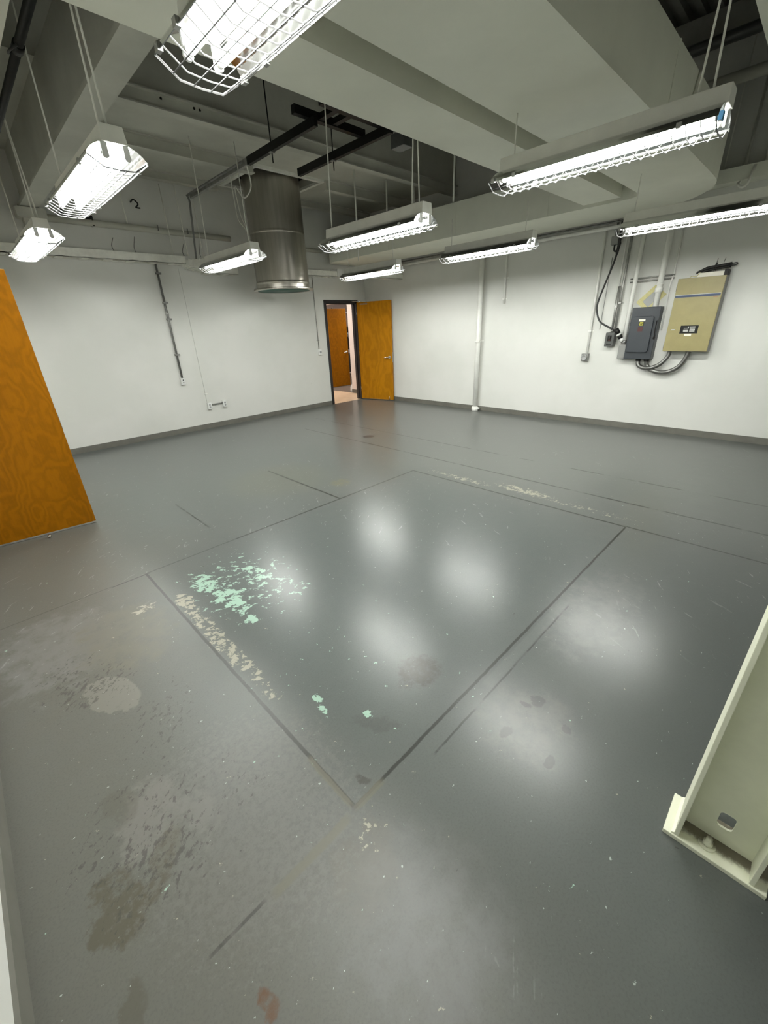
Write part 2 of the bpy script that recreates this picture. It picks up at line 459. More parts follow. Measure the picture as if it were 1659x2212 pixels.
# ceiling : slab over far bays, bulkhead, corrugated deck over near bays
JY = -2.49
c = MB()
OX0, OX1, OY0, OY1 = -3.27, -2.14, -1.36, -.36     # square opening round the steel duct
c.box(XL - .12, JY, ZL, OX0, .0, ZL + .1); c.box(OX1, JY, ZL, .0, .0, ZL + .1)
c.box(OX0, JY, ZL, OX1, OY0, ZL + .1); c.box(OX0, OY1, ZL, OX1, 0, ZL + .1)
c.box(XL - .12, JY, ZL + .1, .0, JY + .12, ZH + .1)
tag(c.build('ceiling', 'ceil'), 'pale grey painted concrete ceiling over the far bays', 'ceiling', kind='structure')
prof = []; y = YF
while y < JY - .01:
    prof += [(y, ZH), (y + .06, ZH), (y + .075, ZH + .05), (y + .135, ZH + .05)]; y += .15
prof = [p for p in prof if p[0] < JY]
prof += [(JY, ZH), (JY, ZH + .1), (YF, ZH + .1)]
tag(MB().prism(prof, 'x', XL - .12, 0).build('ceiling_deck', 'deck'), 'dark corrugated metal roof deck high above the ducts', 'ceiling', kind='structure')
# shaft above the square opening
s_ = MB(); s_.box(OX0 - .03, OY0 - .03, ZL + .1, OX0, OY1 + .03, ZH); s_.box(OX1, OY0 - .03, ZL + .1, OX1 + .03, OY1 + .03, ZH)
s_.box(OX0, OY0 - .03, ZL + .1, OX1, OY0, ZH); s_.box(OX0, OY1, ZL + .1, OX1, OY1 + .03, ZH); s_.box(OX0 - .03, OY0 - .03, ZH, OX1 + .03, OY1 + .03, ZH + .02)
tag(s_.build('ceiling_shaft', 'black'), 'black shaft above the steel duct in the ceiling', 'ceiling', kind='structure')
t_ = MB(); t_.box(OX0 - .06, OY0 - .06, ZL - .035, OX1 + .06, OY0, ZL); t_.box(OX0 - .06, OY1, ZL - .035, OX1 + .06, OY1 + .06, ZL)
t_.box(OX0 - .06, OY0, ZL - .035, OX0, OY1, ZL); t_.box(OX1, OY0, ZL - .035, OX1 + .06, OY1, ZL)
tag(t_.build('trim_1', 'traypaint'), 'pale steel angle framing the square ceiling opening', 'trim', kind='structure')

# baseboards
BH = .088
b_ = MB(); b_.box(XL, -.012, 0, DX0 - .05, 0, BH); b_.box(DX1 + .05, -.012, 0, -.0, 0, BH)
tag(b_.build('baseboard_back', 'trimgrey'), 'taupe baseboard along the far wall', 'baseboard', kind='structure')
tag(MB().box(-.012, YF, 0, 0, -.012, BH).build('baseboard_right', 'trimgrey'), 'taupe baseboard along the right wall', 'baseboard', kind='structure')
b_ = MB(); b_.box(XL, YF, 0, XL + .012, LD0 - .05, .10); b_.box(XL, LD1 + .05, 0, XL + .012, -.012, .10)
tag(b_.build('baseboard_left', 'trimgrey'), 'taupe baseboard along the left wall near the photographer', 'baseboard', kind='structure')

# door frames
def frame_back():
    f = MB(); o0, o1 = DX0 - .045, DX1 + .045
    f.box(o0, -.02, 0, DX0 + .012, .14, DH + .05); f.box(DX1 - .012, -.02, 0, o1, .14, DH + .05)
    f.box(DX0, -.02, DH - .012, DX1, .14, DH + .05)
    f.box(DX1 - .03, .05, 0, DX1 - .012, .085, DH - .012); f.box(DX0 + .012, .05, 0, DX0 + .03, .085, DH - .012); f.box(DX0, .05, DH - .03, DX1, .085, DH - .012)
    return f
tag(frame_back().build('trim_2', 'frame'), 'black steel frame of the far doorway', 'door frame', kind='structure')
f = MB(); f.box(XL - .14, LD0 - .05, 0, XL + .02, LD0 + .0, DH + .05); f.box(XL - .14, LD1, 0, XL + .02, LD1 + .05, DH + .05); f.box(XL - .14, LD0, DH - .01, XL + .02, LD1, DH + .05)
tag(f.build('trim_3', 'frame'), 'black steel frame of the near left doorway', 'door frame', kind='structure')

# ---- doors: local coords : hinge at origin, leaf along +X, visible face at y=0 (front -y), thickness to +y
def lever(parent, x, z, side):
    """lever set on the face; side=-1 is the face at y=0"""
    y0 = 0 if side < 0 else .045
    h = MB()
    h.lathe([(.034, 0), (.034, side * .008), (.028, side * .012)], (x, y0, z), 24, 'y')
    h.lathe([(.013, 0), (.012, side * .05)], (x, y0, z), 12, 'y')
    h.tube(smooth_path([(x, y0 + side * .05, z), (x - .03, y0 + side * .054, z), (x - .075, y0 + side * .052, z - .004), (x - .115, y0 + side * .046, z - .008)], 4), [.012] * 4 + [.011] * 4 + [.009] * 5, 10)
    return h.build('lever_handle', 'chrome', parent)

def door(name, loc, ang, wd, ht, mat, label, kind='structure'):
    d = empty(name, loc, label, 'door', kind=kind); d['_local'] = 1
    d.rotation_euler = (0, 0, ang)
    leaf = MB().box(.004, 0, .012, wd, .044, ht).build('door_leaf', mat, d, bevel=.002)
    return d

a2 = math.radians(-90 + 14)
d1 = door('door_1', (-.30, -.02, 0), a2, .90, 2.14, 'wood2', 'orange wooden door standing open at the far doorway')
lever(d1, .835, .97, -1); lever(d1, .835, .97, 1)
MB().box(.8995, .008, .86, .9025, .036, 1.08).build('latch_plate', 'chrome', d1)
MB().box(.004, -.002, .012, .9, 0, .02).build('door_sweep', 'conduit', d1)
MB().tube([(.80, -.004, .012), (.81, -.012, .05), (.80, -.006, .10)], .006, 6).build('door_stop', 'chrome', d1)
cl = MB(); cl.box(.10, -.012, 2.085, .30, 0, 2.11); cl.tube([(.28, -.02, 2.13), (.10, -.10, 2.155), (-.02, -.16, 2.16)], .008, 6)
for hz in (.25, 1.07, 1.90): cl.tube([(-.004, .0, hz - .05), (-.004, .0, hz + .05)], .008, 8)
cl.build('door_closer', 'chrome', d1)

d2 = door('door_2', (XL + .005, LD0 - .002, 0), math.radians(-6.0), .925, 2.134, 'wood', 'large orange plywood door standing open at the left edge')
MB().box(.9245, .010, .90, .928, .034, 1.05).build('latch_plate', 'conduit', d2)
MB().box(.004, -.003, .004, .925, .0, .018).build('door_sweep', 'galv', d2)
MB().box(.004, .004, 2.134, .925, .040, 2.138).build('top_edge', 'woodedge', d2)
# ---- small ball under the near door
db = MB(); db.lathe([(.0, -.014)] + [(.015 * math.cos(math.radians(t)), .015 * math.sin(math.radians(t))) for t in range(-60, 90, 15)] + [(.0005, .015)], (-7.12, -3.30, .015), 16)
tag(db.build('door_stop_ball', 'chrome'), 'small round metal ball on the floor under the near orange door', 'door stop')

# ================================================================== HALL AND NEXT ROOM
tag(MB().box(-3.0, 0, -.12, .28, 4.2, 0).build('floor_hall', 'hallfloor'), 'beige hall floor beyond the far doorway', 'floor', kind='structure')
tag(MB().box(.28, .14, -.12, 4.4, 5.0, -.0).build('floor_room', 'roomfloor'), 'grey brown floor of the room beyond the hall', 'floor', kind='structure')
h = MB(); h.box(.30, .12, 0, .42, 1.02, 2.75); h.box(.30, 1.02, 2.2, .42, 2.32, 2.75); h.box(.30, 2.32, 0, .42, 5.0, 2.75)
tag(h.build('wall_hall', 'hallwall'), 'pinkish white hall wall seen through the far doorway', 'wall', kind='structure')
tag(MB().box(.287, .13, 0, .30, 1.02, .09).build('baseboard_hall', 'trimgrey'), 'taupe baseboard in the hall', 'baseboard', kind='structure')
tag(MB().box(-3.1, 4.2, 0, .30, 4.3, 2.75).build('wall_hall_end', 'hallwall'), 'far end wall of the hall', 'wall', kind='structure')
tag(MB().box(-3.1, .12, 0, -3.0, 4.2, 2.75).build('wall_hall_left', 'hallwall'), 'left wall of the hall', 'wall', kind='structure')
tag(MB().box(-3.1, .12, 2.75, .42, 4.3, 2.85).build('ceiling_hall', 'hallwall'), 'white hall ceiling', 'ceiling', kind='structure')
r = MB(); r.box(.42, 5.0, 0, 4.5, 5.1, 2.75); tag(r.build('wall_room_back', 'hallwall'), 'back wall of the room beyond the hall', 'wall', kind='structure')
r = MB(); r.box(4.4, .12, 0, 4.5, 5.0, 2.75); tag(r.build('wall_room_right', 'hallwall'), 'right wall of the room beyond the hall', 'wall', kind='structure')
tag(MB().box(.42, .12, 2.75, 4.5, 5.1, 2.85).build('ceiling_room', 'hallwall'), 'ceiling of the room beyond the hall', 'ceiling', kind='structure')
tag(MB().box(.42, .12, 0, 4.5, .2, 2.75).build('wall_room_front', 'hallwall'), 'near wall of the room beyond the hall', 'wall', kind='structure')
hl = empty('hall_ceiling_light', (-.9, 1.3, 2.70), 'square warm ceiling light in the hall', 'ceiling light')
MB().box(-1.2, 1.0, 2.70, -.6, 1.6, 2.75).build('light_frame', 'white', hl); MB().box(-1.17, 1.03, 2.694, -.63, 1.57, 2.70).build('diffuser', 'halllamp', hl)
hl = empty('room_ceiling_light', (1.9, 1.6, 2.70), 'square warm ceiling light in the room beyond the hall', 'ceiling light')
MB().box(1.6, 1.3, 2.70, 2.2, 1.9, 2.75).build('light_frame', 'white', hl); MB().box(1.63, 1.33, 2.694, 2.17, 1.87, 2.70).build('diffuser', 'halllamp', hl)
d3 = door('door_3', (.43, 2.33, 0), math.radians(-4), .88, 2.13, 'wood', 'smaller orange door seen open through the far doorway')
lever(d3, .81, .97, -1)
# steel shelf with dark goods
sh = empty('storage_shelf', (2.15, 3.3, 0), 'grey steel shelf with dark goods beyond the second orange door', 'shelf')
for (px, py) in ((1.5, 3.1), (2.8, 3.1), (1.5, 3.5), (2.8, 3.5)): MB().box(px - .02, py - .02, 0, px + .02, py + .02, 2.2).build('post', 'midgrey', sh)
for z in (.25, .95, 1.45, 2.05): MB().box(1.48, 3.08, z, 2.82, 3.52, z + .03).build('shelf_board', 'lightgrey', sh)
for i, (x0, x1, z0, z1, mt) in enumerate(((1.55, 2.1, .98, 1.36, 'black'), (2.12, 2.7, .98, 1.30, 'darkgrey'), (1.6, 2.2, .28, .85, 'rubber'), (2.22, 2.75, .28, .7, 'midgrey'), (1.6, 1.95, 1.48, 1.78, 'darkgrey'), (2.0, 2.5, 1.48, 1.66, 'black'))):
    tag(MB().box(x0, 3.14, z0, x1, 3.46, z1).build('storage_bin', mt, bevel=.01), ['black bin on the waist-high shelf, left', 'dark grey bin on the waist-high shelf, right', 'black bin on the lowest shelf, left', 'mid grey bin on the lowest shelf, right', 'dark grey bin on the chest-high shelf, left', 'low black bin on the chest-high shelf, right'][i] + ' beyond the hall', 'bin', 'bins on the steel shelf')
wb = MB(); wb.lathe([(.05, 0), (.06, .01), (.06, .13), (.035, .17), (.02, .20)], (.40, 1.13, 0), 18)
tag(wb.build('plastic_jug', 'white'), 'small white jug on the floor beyond the far doorway', 'jug')

# ================================================================== DUCTS AND BEAMS
DZ0, DZ1 = 2.84, 3.27
XF, XB = -1.165, -.15      # wall-side run
YN, YFR = -6.61, -5.93     # long run
outer = [(XL + .9, YN), (-1.45, YN)] + arc(-1.35, -5.46, 1.15, -92, -4, 14)[1:] + [(XB - .0, -5.3), (XB, -.12)] + [(-.95, -.12)] + arc(-.95, -.335, .215, 90, 180, 6)[1:] + [(XF, -5.72)] + arc(XF - .19, -5.74, .19, 0, -90, 6)[1:] + [(XL + .9, YFR)]
dv = empty('ventilation_duct', (-3.5, -6.2, DZ0), 'wide grey painted duct crossing the ceiling and turning along the right wall', 'duct')
MB().prism(outer, 'z', DZ0, DZ1).build('duct_body', 'duct', dv)
sm = MB()
for y in (-1.9, -3.35, -4.8): sm.box(XF - .004, y - .012, DZ0 + .002, XF, y + .012, DZ1)
sm.tube([(-2.75, YN - .006, DZ0 + .03), (-2.62, YN - .006, DZ1)], .006, 6)
sm.box(-3.2, YN - .005, DZ0, -3.17, YN, DZ1)
sm.build('duct_seam', 'duct', dv)
BZ = 2.865
bd = empty('ventilation_duct', (-4.5, -5.55, BZ), 'narrower grey duct running beside the wide duct, nearer the far wall', 'duct')
MB().box(XL + .02, -5.708, BZ, -1.215, -5.288, 3.30).build('duct_body', 'duct', bd)
sm = MB(); sm.tube([(-2.85, -5.72, BZ + .0), (-2.85, -5.72, 3.2)], .012, 8); sm.tube([(-2.93, -5.725, BZ + .0), (-2.93, -5.725, 3.2)], .006, 8)
sm.build('hanger_rod', 'conduit', bd)
sd = MB(); sd.box(XL + .02, -8.9, 3.1, -6.52, -6.75, 3.5); sd.box(XL + .02, -6.0, 3.1, -6.52, -.35, 3.5)
sd2 = MB(); sd2.box(XL + .02, -5.3, 3.12, -6.50, -.5, 3.5)
tag(sd2.build('ventilation_duct', 'duct'), 'grey duct at the upper left corner beside the black pipe', 'duct')
sd.bm.free()
tag(MB().box(-3.9, -7.7, 3.2, -.0, -7.03, 3.6).build('ventilation_duct', 'duct'), 'light grey duct cut off by the upper right corner', 'duct')

# steel beam from the narrow duct to the far wall
sb = MB(); sb.box(-6.0, -5.26, 3.2, -5.80, -.0, 3.235); sb.box(-5.94, -5.26, 3.235, -5.86, 0, ZL); 
o = sb.build('ceiling_beam', 'ceil'); tag(o, 'painted steel beam running to the far wall above the left lights', 'beam')
sb = MB(); sb.box(-6.06, -.16, 3.08, -5.74, -.0, 3.19); sb.box(-6.0, -.12, 2.95, -5.8, 0, 3.08)
tag(sb.build('beam_bracket', 'ceil'), 'painted bracket carrying the steel beam at the far wall', 'bracket')
# ceiling joists
def joist(y, z0, z1, x0, x1, label):
    j = MB(); j.box(x0, y, z0 + .012, x1, y + .02, z1 - .012); j.box(x0, y - .035, z0, x1, y + .075, z0 + .012); j.box(x0, y - .045, z1 - .012, x1, y + .065, z1)
    o = j.build('ceiling_joist', 'ceil'); tag(o, label, 'joist', 'joists over the far bays'); return o
J1 = joist(JY - .025, 3.665, 3.80, -5.80, -.02, 'painted steel joist under the step in the ceiling')
joist(-1.44, 3.665, 3.80, -5.80, -3.36, 'painted steel joist left of the steel duct opening')
joist(-1.44, 3.665, 3.80, -2.05, -.02, 'painted steel joist right of the steel duct opening')
joist(-.30, 3.70, 3.80, -5.80, -3.36, 'painted ledger joist high on the far wall left of the steel duct')
joist(-.30, 3.70, 3.80, -2.05, -.02, 'painted ledger joist high on the far wall right of the steel duct')
for x in (-4.95, -4.62, -4.56): MB().lathe([(.012, 0), (.012, -.004)], (x, JY - .026, 3.765), 10, 'y').build('bolt_hole', 'black', J1)

# upper right clutter
def pipe(name, pts, r, mat, label, cat='pipe', seg=10, group=None):
    o = MB().tube(pts, r, seg).build(name, mat); tag(o, label, cat, group); return o
pipe('ceiling_pipe', [(-.45, YF, 3.86), (-.45, -5.5, 3.86)], .055, 'ceil', 'grey pipe crossing below the dark deck in the upper right corner')
pipe('ceiling_pipe', [(-.90, YF, 4.05), (-.90, -5.4, 4.05)], .05, 'darkgrey', 'dark pipe below the deck above the grey pipe, upper right')
tag(MB().box(-.6, YF, 4.2, -.5, -5.6, 4.42).build('ceiling_beam', 'deck'), 'dark steel beam under the corrugated deck, upper right', 'beam')
tag(MB().box(-.22, -7.4, 2.985, 0, -5.35, 3.12).build('wall_trough', 'duct'), 'pale square trough high on the right wall above the conduits', 'trough')
pipe('power_conduit', [(-.06, -6.62, 4.45), (-.06, -6.62, 3.02)] + [(-.24, -6.62 - .05 + .05 * math.cos(a), 2.98 - .07 * math.sin(a)) for a in (0.4, .8, 1.2, 1.57, 2.0, 2.5, 2.8)] + [(-.24, -6.74, 3.1)], .014, 'traypaint', 'white conduit ending in a hook high on the right wall', 'conduit')
pipe('power_conduit', [(-.06, -6.80, 4.45), (-.06, -6.80, 3.12)], .016, 'traypaint', 'white conduit beside the hooked conduit high on the right wall', 'conduit')
pipe('hanging_wire', [(-.05, -6.42, 4.45), (-.05, -6.42, 3.12)], .005, 'traypaint', 'thin wire left of the hooked conduit high on the right wall', 'wire', 6)

# black pipe, upper left
bp = empty('sprinkler_pipe', (-6.43, -3, 3.12), 'black pipe running along the upper left corner', 'pipe')
MB().tube([(-6.43, -5.27, 3.12), (-6.43, -.02, 3.12)], .022, 12).build('pipe_run', 'black', bp)
cp = MB()
for y in (-4.2, -1.2): cp.tube([(-6.43, y - .04, 3.12), (-6.43, y + .04, 3.12)], .028, 12)
cp.tube(smooth_path([(-6.44, -4.1, 3.14), (-6.475, -4.15, 3.10), (-6.48, -4.25, 3.08), (-6.45, -4.3, 3.09)], 4), .006, 6)
cp.build('pipe_clamp', 'black', bp)

# ================================================================== STEEL EXHAUST DUCT
CX, CY, CZ = -2.725, -.865, 2.255
ex = empty('exhaust_duct', (CX, CY, CZ), 'big round stainless steel duct hanging from the ceiling', 'duct')
MB().lathe([(.445, .02), (.445, .085), (.445, .088), (.451, .10), (.451, .12), (.445, .132), (.445, .135), (.445, .45), (.445, .795), (.445, .80), (.4475, .805), (.4475, .835), (.445, .84), (.445, .845), (.445, 1.2), (.445, 1.7), (.445, ZH - CZ)], (CX, CY, CZ), 64, cap=False).build('duct_body', 'stainless', ex)
MB().lathe([(.445, .0), (.505, .0), (.508, .006), (.508, .022), (.502, .028), (.447, .032)], (CX, CY, CZ), 64, cap=False).build('flange', 'stainless', ex)
MB().lathe([(.02, .004), (.444, .004), (.444, .01), (.02, .01)], (CX, CY, CZ), 48).build('filter_screen', 'green', ex)

# unistrut frame
ST = 3.52
us = empty('strut_frame', (-3.6, -3.0, ST), 'black steel strut frame hanging from rods beside the steel duct', 'frame')
MB().box(-3.93, -3.62, ST - .04, -3.885, -2.25, ST + .04).build('strut', 'black', us)
s2 = MB().box(-3.93, -2.25, ST - .035, -3.885, -.50, ST + .035).build('strut', 'galv', us); s2['label'] = 'bare steel far half of the left strut'
MB().box(-3.215, -3.98, ST - .04, -3.165, -2.28, ST + .04).build('strut', 'black', us)
MB().box(-4.1, -3.55, ST + .04, -3.16, -3.49, ST + .11).build('cross_strut', 'black', us)
MB().box(-4.0, -3.86, ST + .04, -3.2, -3.80, ST + .11).build('cross_strut', 'black', us)
for x in (-3.78, -3.6): MB().box(x - .03, -3.82, ST + .05, x + .03, -3.52, ST + .10).build('link_plate', 'black', us)
for x, y in ((-3.907, -2.78), (-3.19, -3.0)):
    MB().tube([(x, y, ST - .14), (x, y, ZH)], .007, 6).build('hanger_rod', 'black', us)
    MB().box(x - .03, y - .02, ST - .052, x + .03, y + .02, ST - .04).build('strut_washer', 'galv', us)
eq = MB(); eq.box(-4.02, -4.05, ST + .08, -3.3, -3.86, ST + .24); eq.box(-4.0, -4.3, ST + .12, -3.86, -4.05, ST + .2); eq.box(-3.5, -4.2, ST + .1, -3.4, -4.0, ST + .2)
eq.build('motor_bracket', 'black', us)
tag(MB().box(-3.30, -4.25, 3.30, -3.16, -4.07, 3.42).build('sensor_box', 'darkgrey', bevel=.004), 'small dark box hanging beside the strut frame', 'box')
MBs = MB(); MBs.tube([(-3.23, -4.16, 3.42), (-3.23, -4.16, 4.5)], .008, 6); MBs.build('hanger_rod', 'black', bpy.data.objects['sensor_box'])
cd = empty('power_conduit', (-3.95, -.5, 2.7), 'thin conduit running along the strut then down to the cable tray', 'conduit')
MB().tube([(-3.96, -2.2, ST + .0)] + [(-3.96, -.55, ST)] + [(-3.96, -.45 - .08 * math.cos(a) , ST - .10 + .10 * math.sin(a)) for a in (1.3, .9, .5, .1)] + [(-3.96, -.37, 2.72)], .014, 8).build('conduit_run', 'conduit', cd)

# cords drooping from the strut
def droop(pts, label):
    o = MB().tube(smooth_path(pts, 8), .008, 6).build('drooping_cable', 'traypaint'); tag(o, label, 'cord', 'white cords hanging off the strut'); return o

# ================================================================== CABLE TRAY
tr = empty('cable_tray', (-5.5, -.12, 2.655), 'long painted cable tray along the top of the far wall, left of the steel duct', 'cable tray')
def tray_seg(x0, x1, z, yc=-.14, wd=.2, ht=.11):
    t = MB(); t.box(x0, yc - wd / 2, z, x1, yc - wd / 2 + .006, z + ht); t.box(x0, yc + wd / 2 - .006, z, x1, yc + wd / 2, z + ht)
    t.box(x0, yc - wd / 2, z - .0, x1, yc - wd / 2 + .03, z + .006); t.box(x0, yc + wd / 2 - .03, z, x1, yc + wd / 2, z + .006)
    return t
def rungs(x0, x1, z, yc=-.14, wd=.2, step=.3, w=.09):
    t = MB(); x = x0 + .04
    while x < x1 - .02: t.box(x, yc - wd / 2, z - .004, x + w, yc + wd / 2, z + .012); x += step
    return t
tray_seg(XL + .02, -4.08, 2.655).build('side_rails', 'traypaint', tr); rungs(XL + .02, -4.08, 2.655).build('tray_rung', 'traypaint', tr)
el = MB()
pr_o = arc(-4.08, -.44, .30, 90, 0, 8)
el2 = [(-4.08, -.24)] + [(p[0], p[1] - .0) for p in arc(-4.08, -.38, .14, 90, 0, 6)]
for a, b in zip(pr_o, pr_o[1:]):
    el.quad((a[0], a[1] + .1, 2.64), (b[0], b[1] + .1, 2.62), (b[0], b[1] + .1, 2.74), (a[0], a[1] + .1, 2.765))
for i in range(5):
    el.box(-4.05 + i * .055, -.44 + .02 * i, 2.60 - .006 * i, -4.02 + i * .055, -.06, 2.612 - .006 * i)
el.tube([(-4.1, -.34, 2.62), (-3.95, -.40, 2.60), (-3.82, -.36, 2.58), (-3.76, -.22, 2.57)], .010, 6)
el.build('tray_elbow', 'traypaint', tr)
tray_seg(-3.78, -3.2, 2.545).build('side_rails', 'traypaint', tr); rungs(-3.78, -3.2, 2.545, step=.28).build('tray_rung', 'traypaint', tr)
tr2 = empty('cable_tray', (-1.6, -.12, 2.6), 'short painted cable tray on the far wall right of the steel duct', 'cable tray')
tray_seg(-2.2, -.98, 2.60, ht=.10).build('side_rails', 'traypaint', tr2); rungs(-2.2, -.98, 2.60).build('tray_rung', 'traypaint', tr2)
MB().box(-.98, -.26, 2.60, -.86, -.02, 2.74).build('end_plate', 'white', tr2)
tr3 = empty('cable_tray', (-.3, -1.15, 2.5), 'cable tray stub ending at the right wall behind the small far light', 'cable tray')
tray_seg(-1.15, -.03, 2.50, yc=-1.15, wd=.14, ht=.085).build('side_rails', 'traypaint', tr3); rungs(-1.15, -.03, 2.50, yc=-1.15, wd=.14).build('tray_rung', 'traypaint', tr3)

wp = empty('wall_pipe', (-4.0, -.07, 3.1), 'painted pipe running high across the far wall above the cable tray', 'pipe')
MB().tube([(-5.74, -.07, 3.11), (-3.17, -.07, 3.10)], .042, 12).build('pipe_run', 'ceil', wp)
k = MB()
for x in (-4.35, -3.9): k.tube([(x, -.02, 3.10), (x, -.12, 3.10), (x, -.12, 3.17)], .008, 6)
k.build('pipe_clamp', 'conduit', wp)
k = MB().box(-5.55, -.10, 3.13, -5.53, -.0, 3.25).box(-5.22, -.10, 3.07, -5.20, 0, 3.19).box(-5.55, -.09, 3.13, -5.20, -.07, 3.17)
tag(k.build('wall_bracket', 'black'), 'small black bracket on the far wall below the steel beam', 'bracket')
pipe('wall_pipe', [(-2.28, -.07, 3.06), (-1.2, -.07, 3.06)], .035, 'ceil', 'painted pipe end with black bands right of the steel duct')
# loose wires sticking up behind the tray
for i, (x, dz) in enumerate(((-5.02, .16), (-4.72, .20), (-4.00, .17), (-3.72, .2))):
    pipe('loose_wire', smooth_path([(x, -.02, 2.80), (x - .02, -.05, 2.86), (x + .03, -.03, 2.80 + dz)], 4), .005, 'conduit', ['loose wire above the tray, leftmost of four', 'loose wire above the tray, second from the left', 'loose wire above the tray, third from the left', 'loose wire above the tray, rightmost of four'][i], 'wire', 5, 'loose wires above the cable tray')
pipe('wall_hook', smooth_path([(-4.62, -.0, 3.44), (-4.60, -.08, 3.46), (-4.55, -.09, 3.41), (-4.58, -.07, 3.37), (-4.52, -.05, 3.37)], 4), .010, 'black', 'small black hook high on the dark far wall', 'hook', 6)
# thin hanger rods seen against the far bays
for i, (x, y, z0, z1, r) in enumerate(((-4.05, -.30, 2.76, 3.68, .006), (-4.75, -.05, 3.12, 3.70, .008), (-4.2, -.12, 2.76, 3.70, .006), (-3.72, -.12, 2.65, 3.70, .006), (-2.0, -2.05, 3.05, 3.8, .012), (-1.30, -2.05, 3.0, 3.8, .012), (-1.22, -3.35, 3.27, 3.8, .014), (-1.5, -1.5, 2.7, 3.8, .010), (-.90, -2.3, 3.27, 3.8, .012), (-1.9, -.3, 2.7, 3.70, .008))):
    pipe('hanger_rod', [(x, y, z0), (x, y, z1 if y > JY else ZH)], r, 'traypaint', 'thin hanger rod ' + ['down the far wall beside the strut conduit', 'on the far wall under the left joist, down to the painted pipe', 'down the far wall to the tray, left of the strut conduit', 'down the far wall to the lower tray near the steel duct', 'behind the middle light, near the steel duct', 'behind the middle light, third bay', 'dropping to the edge of the wall-side duct', 'right of the steel duct down to tray level', 'dropping onto the wall-side duct, far part', 'on the far wall right of the steel duct'][i], 'rod', 6, 'thin hanger rods over the far bays')
pipe('brace_angle', [(-5.05, -.28, 3.74), (-5.05, -.62, 3.66), (-5.22, -1.30, 3.62), (-5.22, -1.435, 3.74)], .018, 'conduit', 'short dark brace under the slab beside the lower left light', 'brace', 4)

# ================================================================== FLUORESCENT LIGHTS
def make_light():
    root = bpy.data.objects.new('fluorescent_light', None); COL.objects.link(root); root['_local'] = 1; root.empty_display_size = .1
    L = .61
    MB().prism([(-.062, .060), (-.055, .135), (.055, .135), (.062, .060)], 'y', -L - .01, L).build('housing', 'housing', root, bevel=.003)
    MB().sheet([(.146, -.008), (.142, .006), (.128, .024), (.100, .044), (.064, .060), (-.064, .060), (-.100, .044), (-.128, .024), (-.142, .006), (-.146, -.008)], 'y', -L, L, -.0025).build('reflector', 'reflector', root)
    for x in (-.052, .052):
        tb = MB().tube([(x, -.575, .016), (x, .575, .016)], .0175, 14).build('fluorescent_tube', 'tube', root)
        for y in (-.60, .60):
            s = 1 if y > 0 else -1
            e = MB()
            # one outline : holder plate with its round socket
            pl = [(x - .014, .060), (x - .014, .016)] + [(x + .0175 * math.cos(math.radians(t)), .010 + .0175 * math.sin(math.radians(t))) for t in range(200, 341, 20)] + [(x + .014, .016), (x + .014, .060)]
            e.prism(pl, 'y', y - .006, y + .006)
            e.build('lamp_holder', 'white', root)
            MB().tube([(x, y - s * .006, .016), (x, y - s * .027, .016)], .0165, 10).build('tube_cap', 'galv', tb)
    prof = [(-.143, -.002), (-.112, -.022), (-.075, -.046), (.0, -.050), (.075, -.046), (.112, -.022), (.143, -.002)]
    g = MB()
    ny = 21
    for i in range(ny):
        y = -.60 + i * (1.24 / (ny - 1))
        r = .0036 if i in (0, ny - 1) else .0024
        g.tube([(p[0], y, p[1]) for p in prof], r, 5)
    for (x, z) in ((-.143, -.002), (-.094, -.034), (-.03, -.049), (.03, -.049), (.094, -.034), (.143, -.002)):
        g.tube([(x, -.60, z), (x, .64, z)], .0028 if abs(x) > .1 else .0023, 5)
    g.build('wire_guard', 'wire', root)
    k = MB()
    for y in (-.45, .45, .60):
        for s in (-1, 1): k.box(s * .146 - .008, y - .012, -.012, s * .146 + .008, y + .012, .010)
    k.build('guard_clip', 'galv', root)
    return root

def copy_thing(src):
    r_ = src.copy(); COL.objects.link(r_)
    for ch in list(src.children):
        c_ = ch.copy(); COL.objects.link(c_); c_.parent = r_
        for g in list(ch.children):
            d_ = g.copy(); COL.objects.link(d_); d_.parent = c_
    return r_

LIGHTS = [  # centre x, y, z, half-turn tilt, cord tops (near, far), label
    (-6.335, -6.69, 2.452, (ZH, DZ0), 'large caged fluorescent light cut off by the top edge'),
    (-6.285, -4.30, 2.492, (ZH, ZH), 'caged fluorescent light at upper left, in front of the steel beam'),
    (-6.305, -2.06, 2.470, (ZL, ZL), 'caged fluorescent light farthest to the left, near the far wall'),
    (-4.37, -2.28, 2.428, (ST - .04, ZL), 'caged fluorescent light just left of the round steel duct'),
    (-4.20, -4.68, 2.372, (ZH, ZH), 'caged fluorescent light in the middle, right of the steel duct'),
    (-4.17, -6.56, 2.482, (ZH, DZ0), 'long caged fluorescent light under the wide duct, blue patch on its lamp holder'),
    (-1.985, -2.31, 2.405, (3.0, 3.0), 'caged fluorescent light nearest the far doorway'),
    (-2.115, -4.54, 2.412, (DZ0, DZ0), 'caged fluorescent light in front of the right wall pipe'),
    (-2.08, -6.70, 2.402, (DZ0, DZ0), 'caged fluorescent light at the right edge above the electrical boxes'),
]
proto = make_light(); lights = []
for i, (x, y, z, tops, lab) in enumerate(LIGHTS):
    o = proto if i == 0 else copy_thing(proto)
    o.location = (x, y, z); tag(o, lab, 'fluorescent light', 'caged fluorescent lights'); lights.append(o)
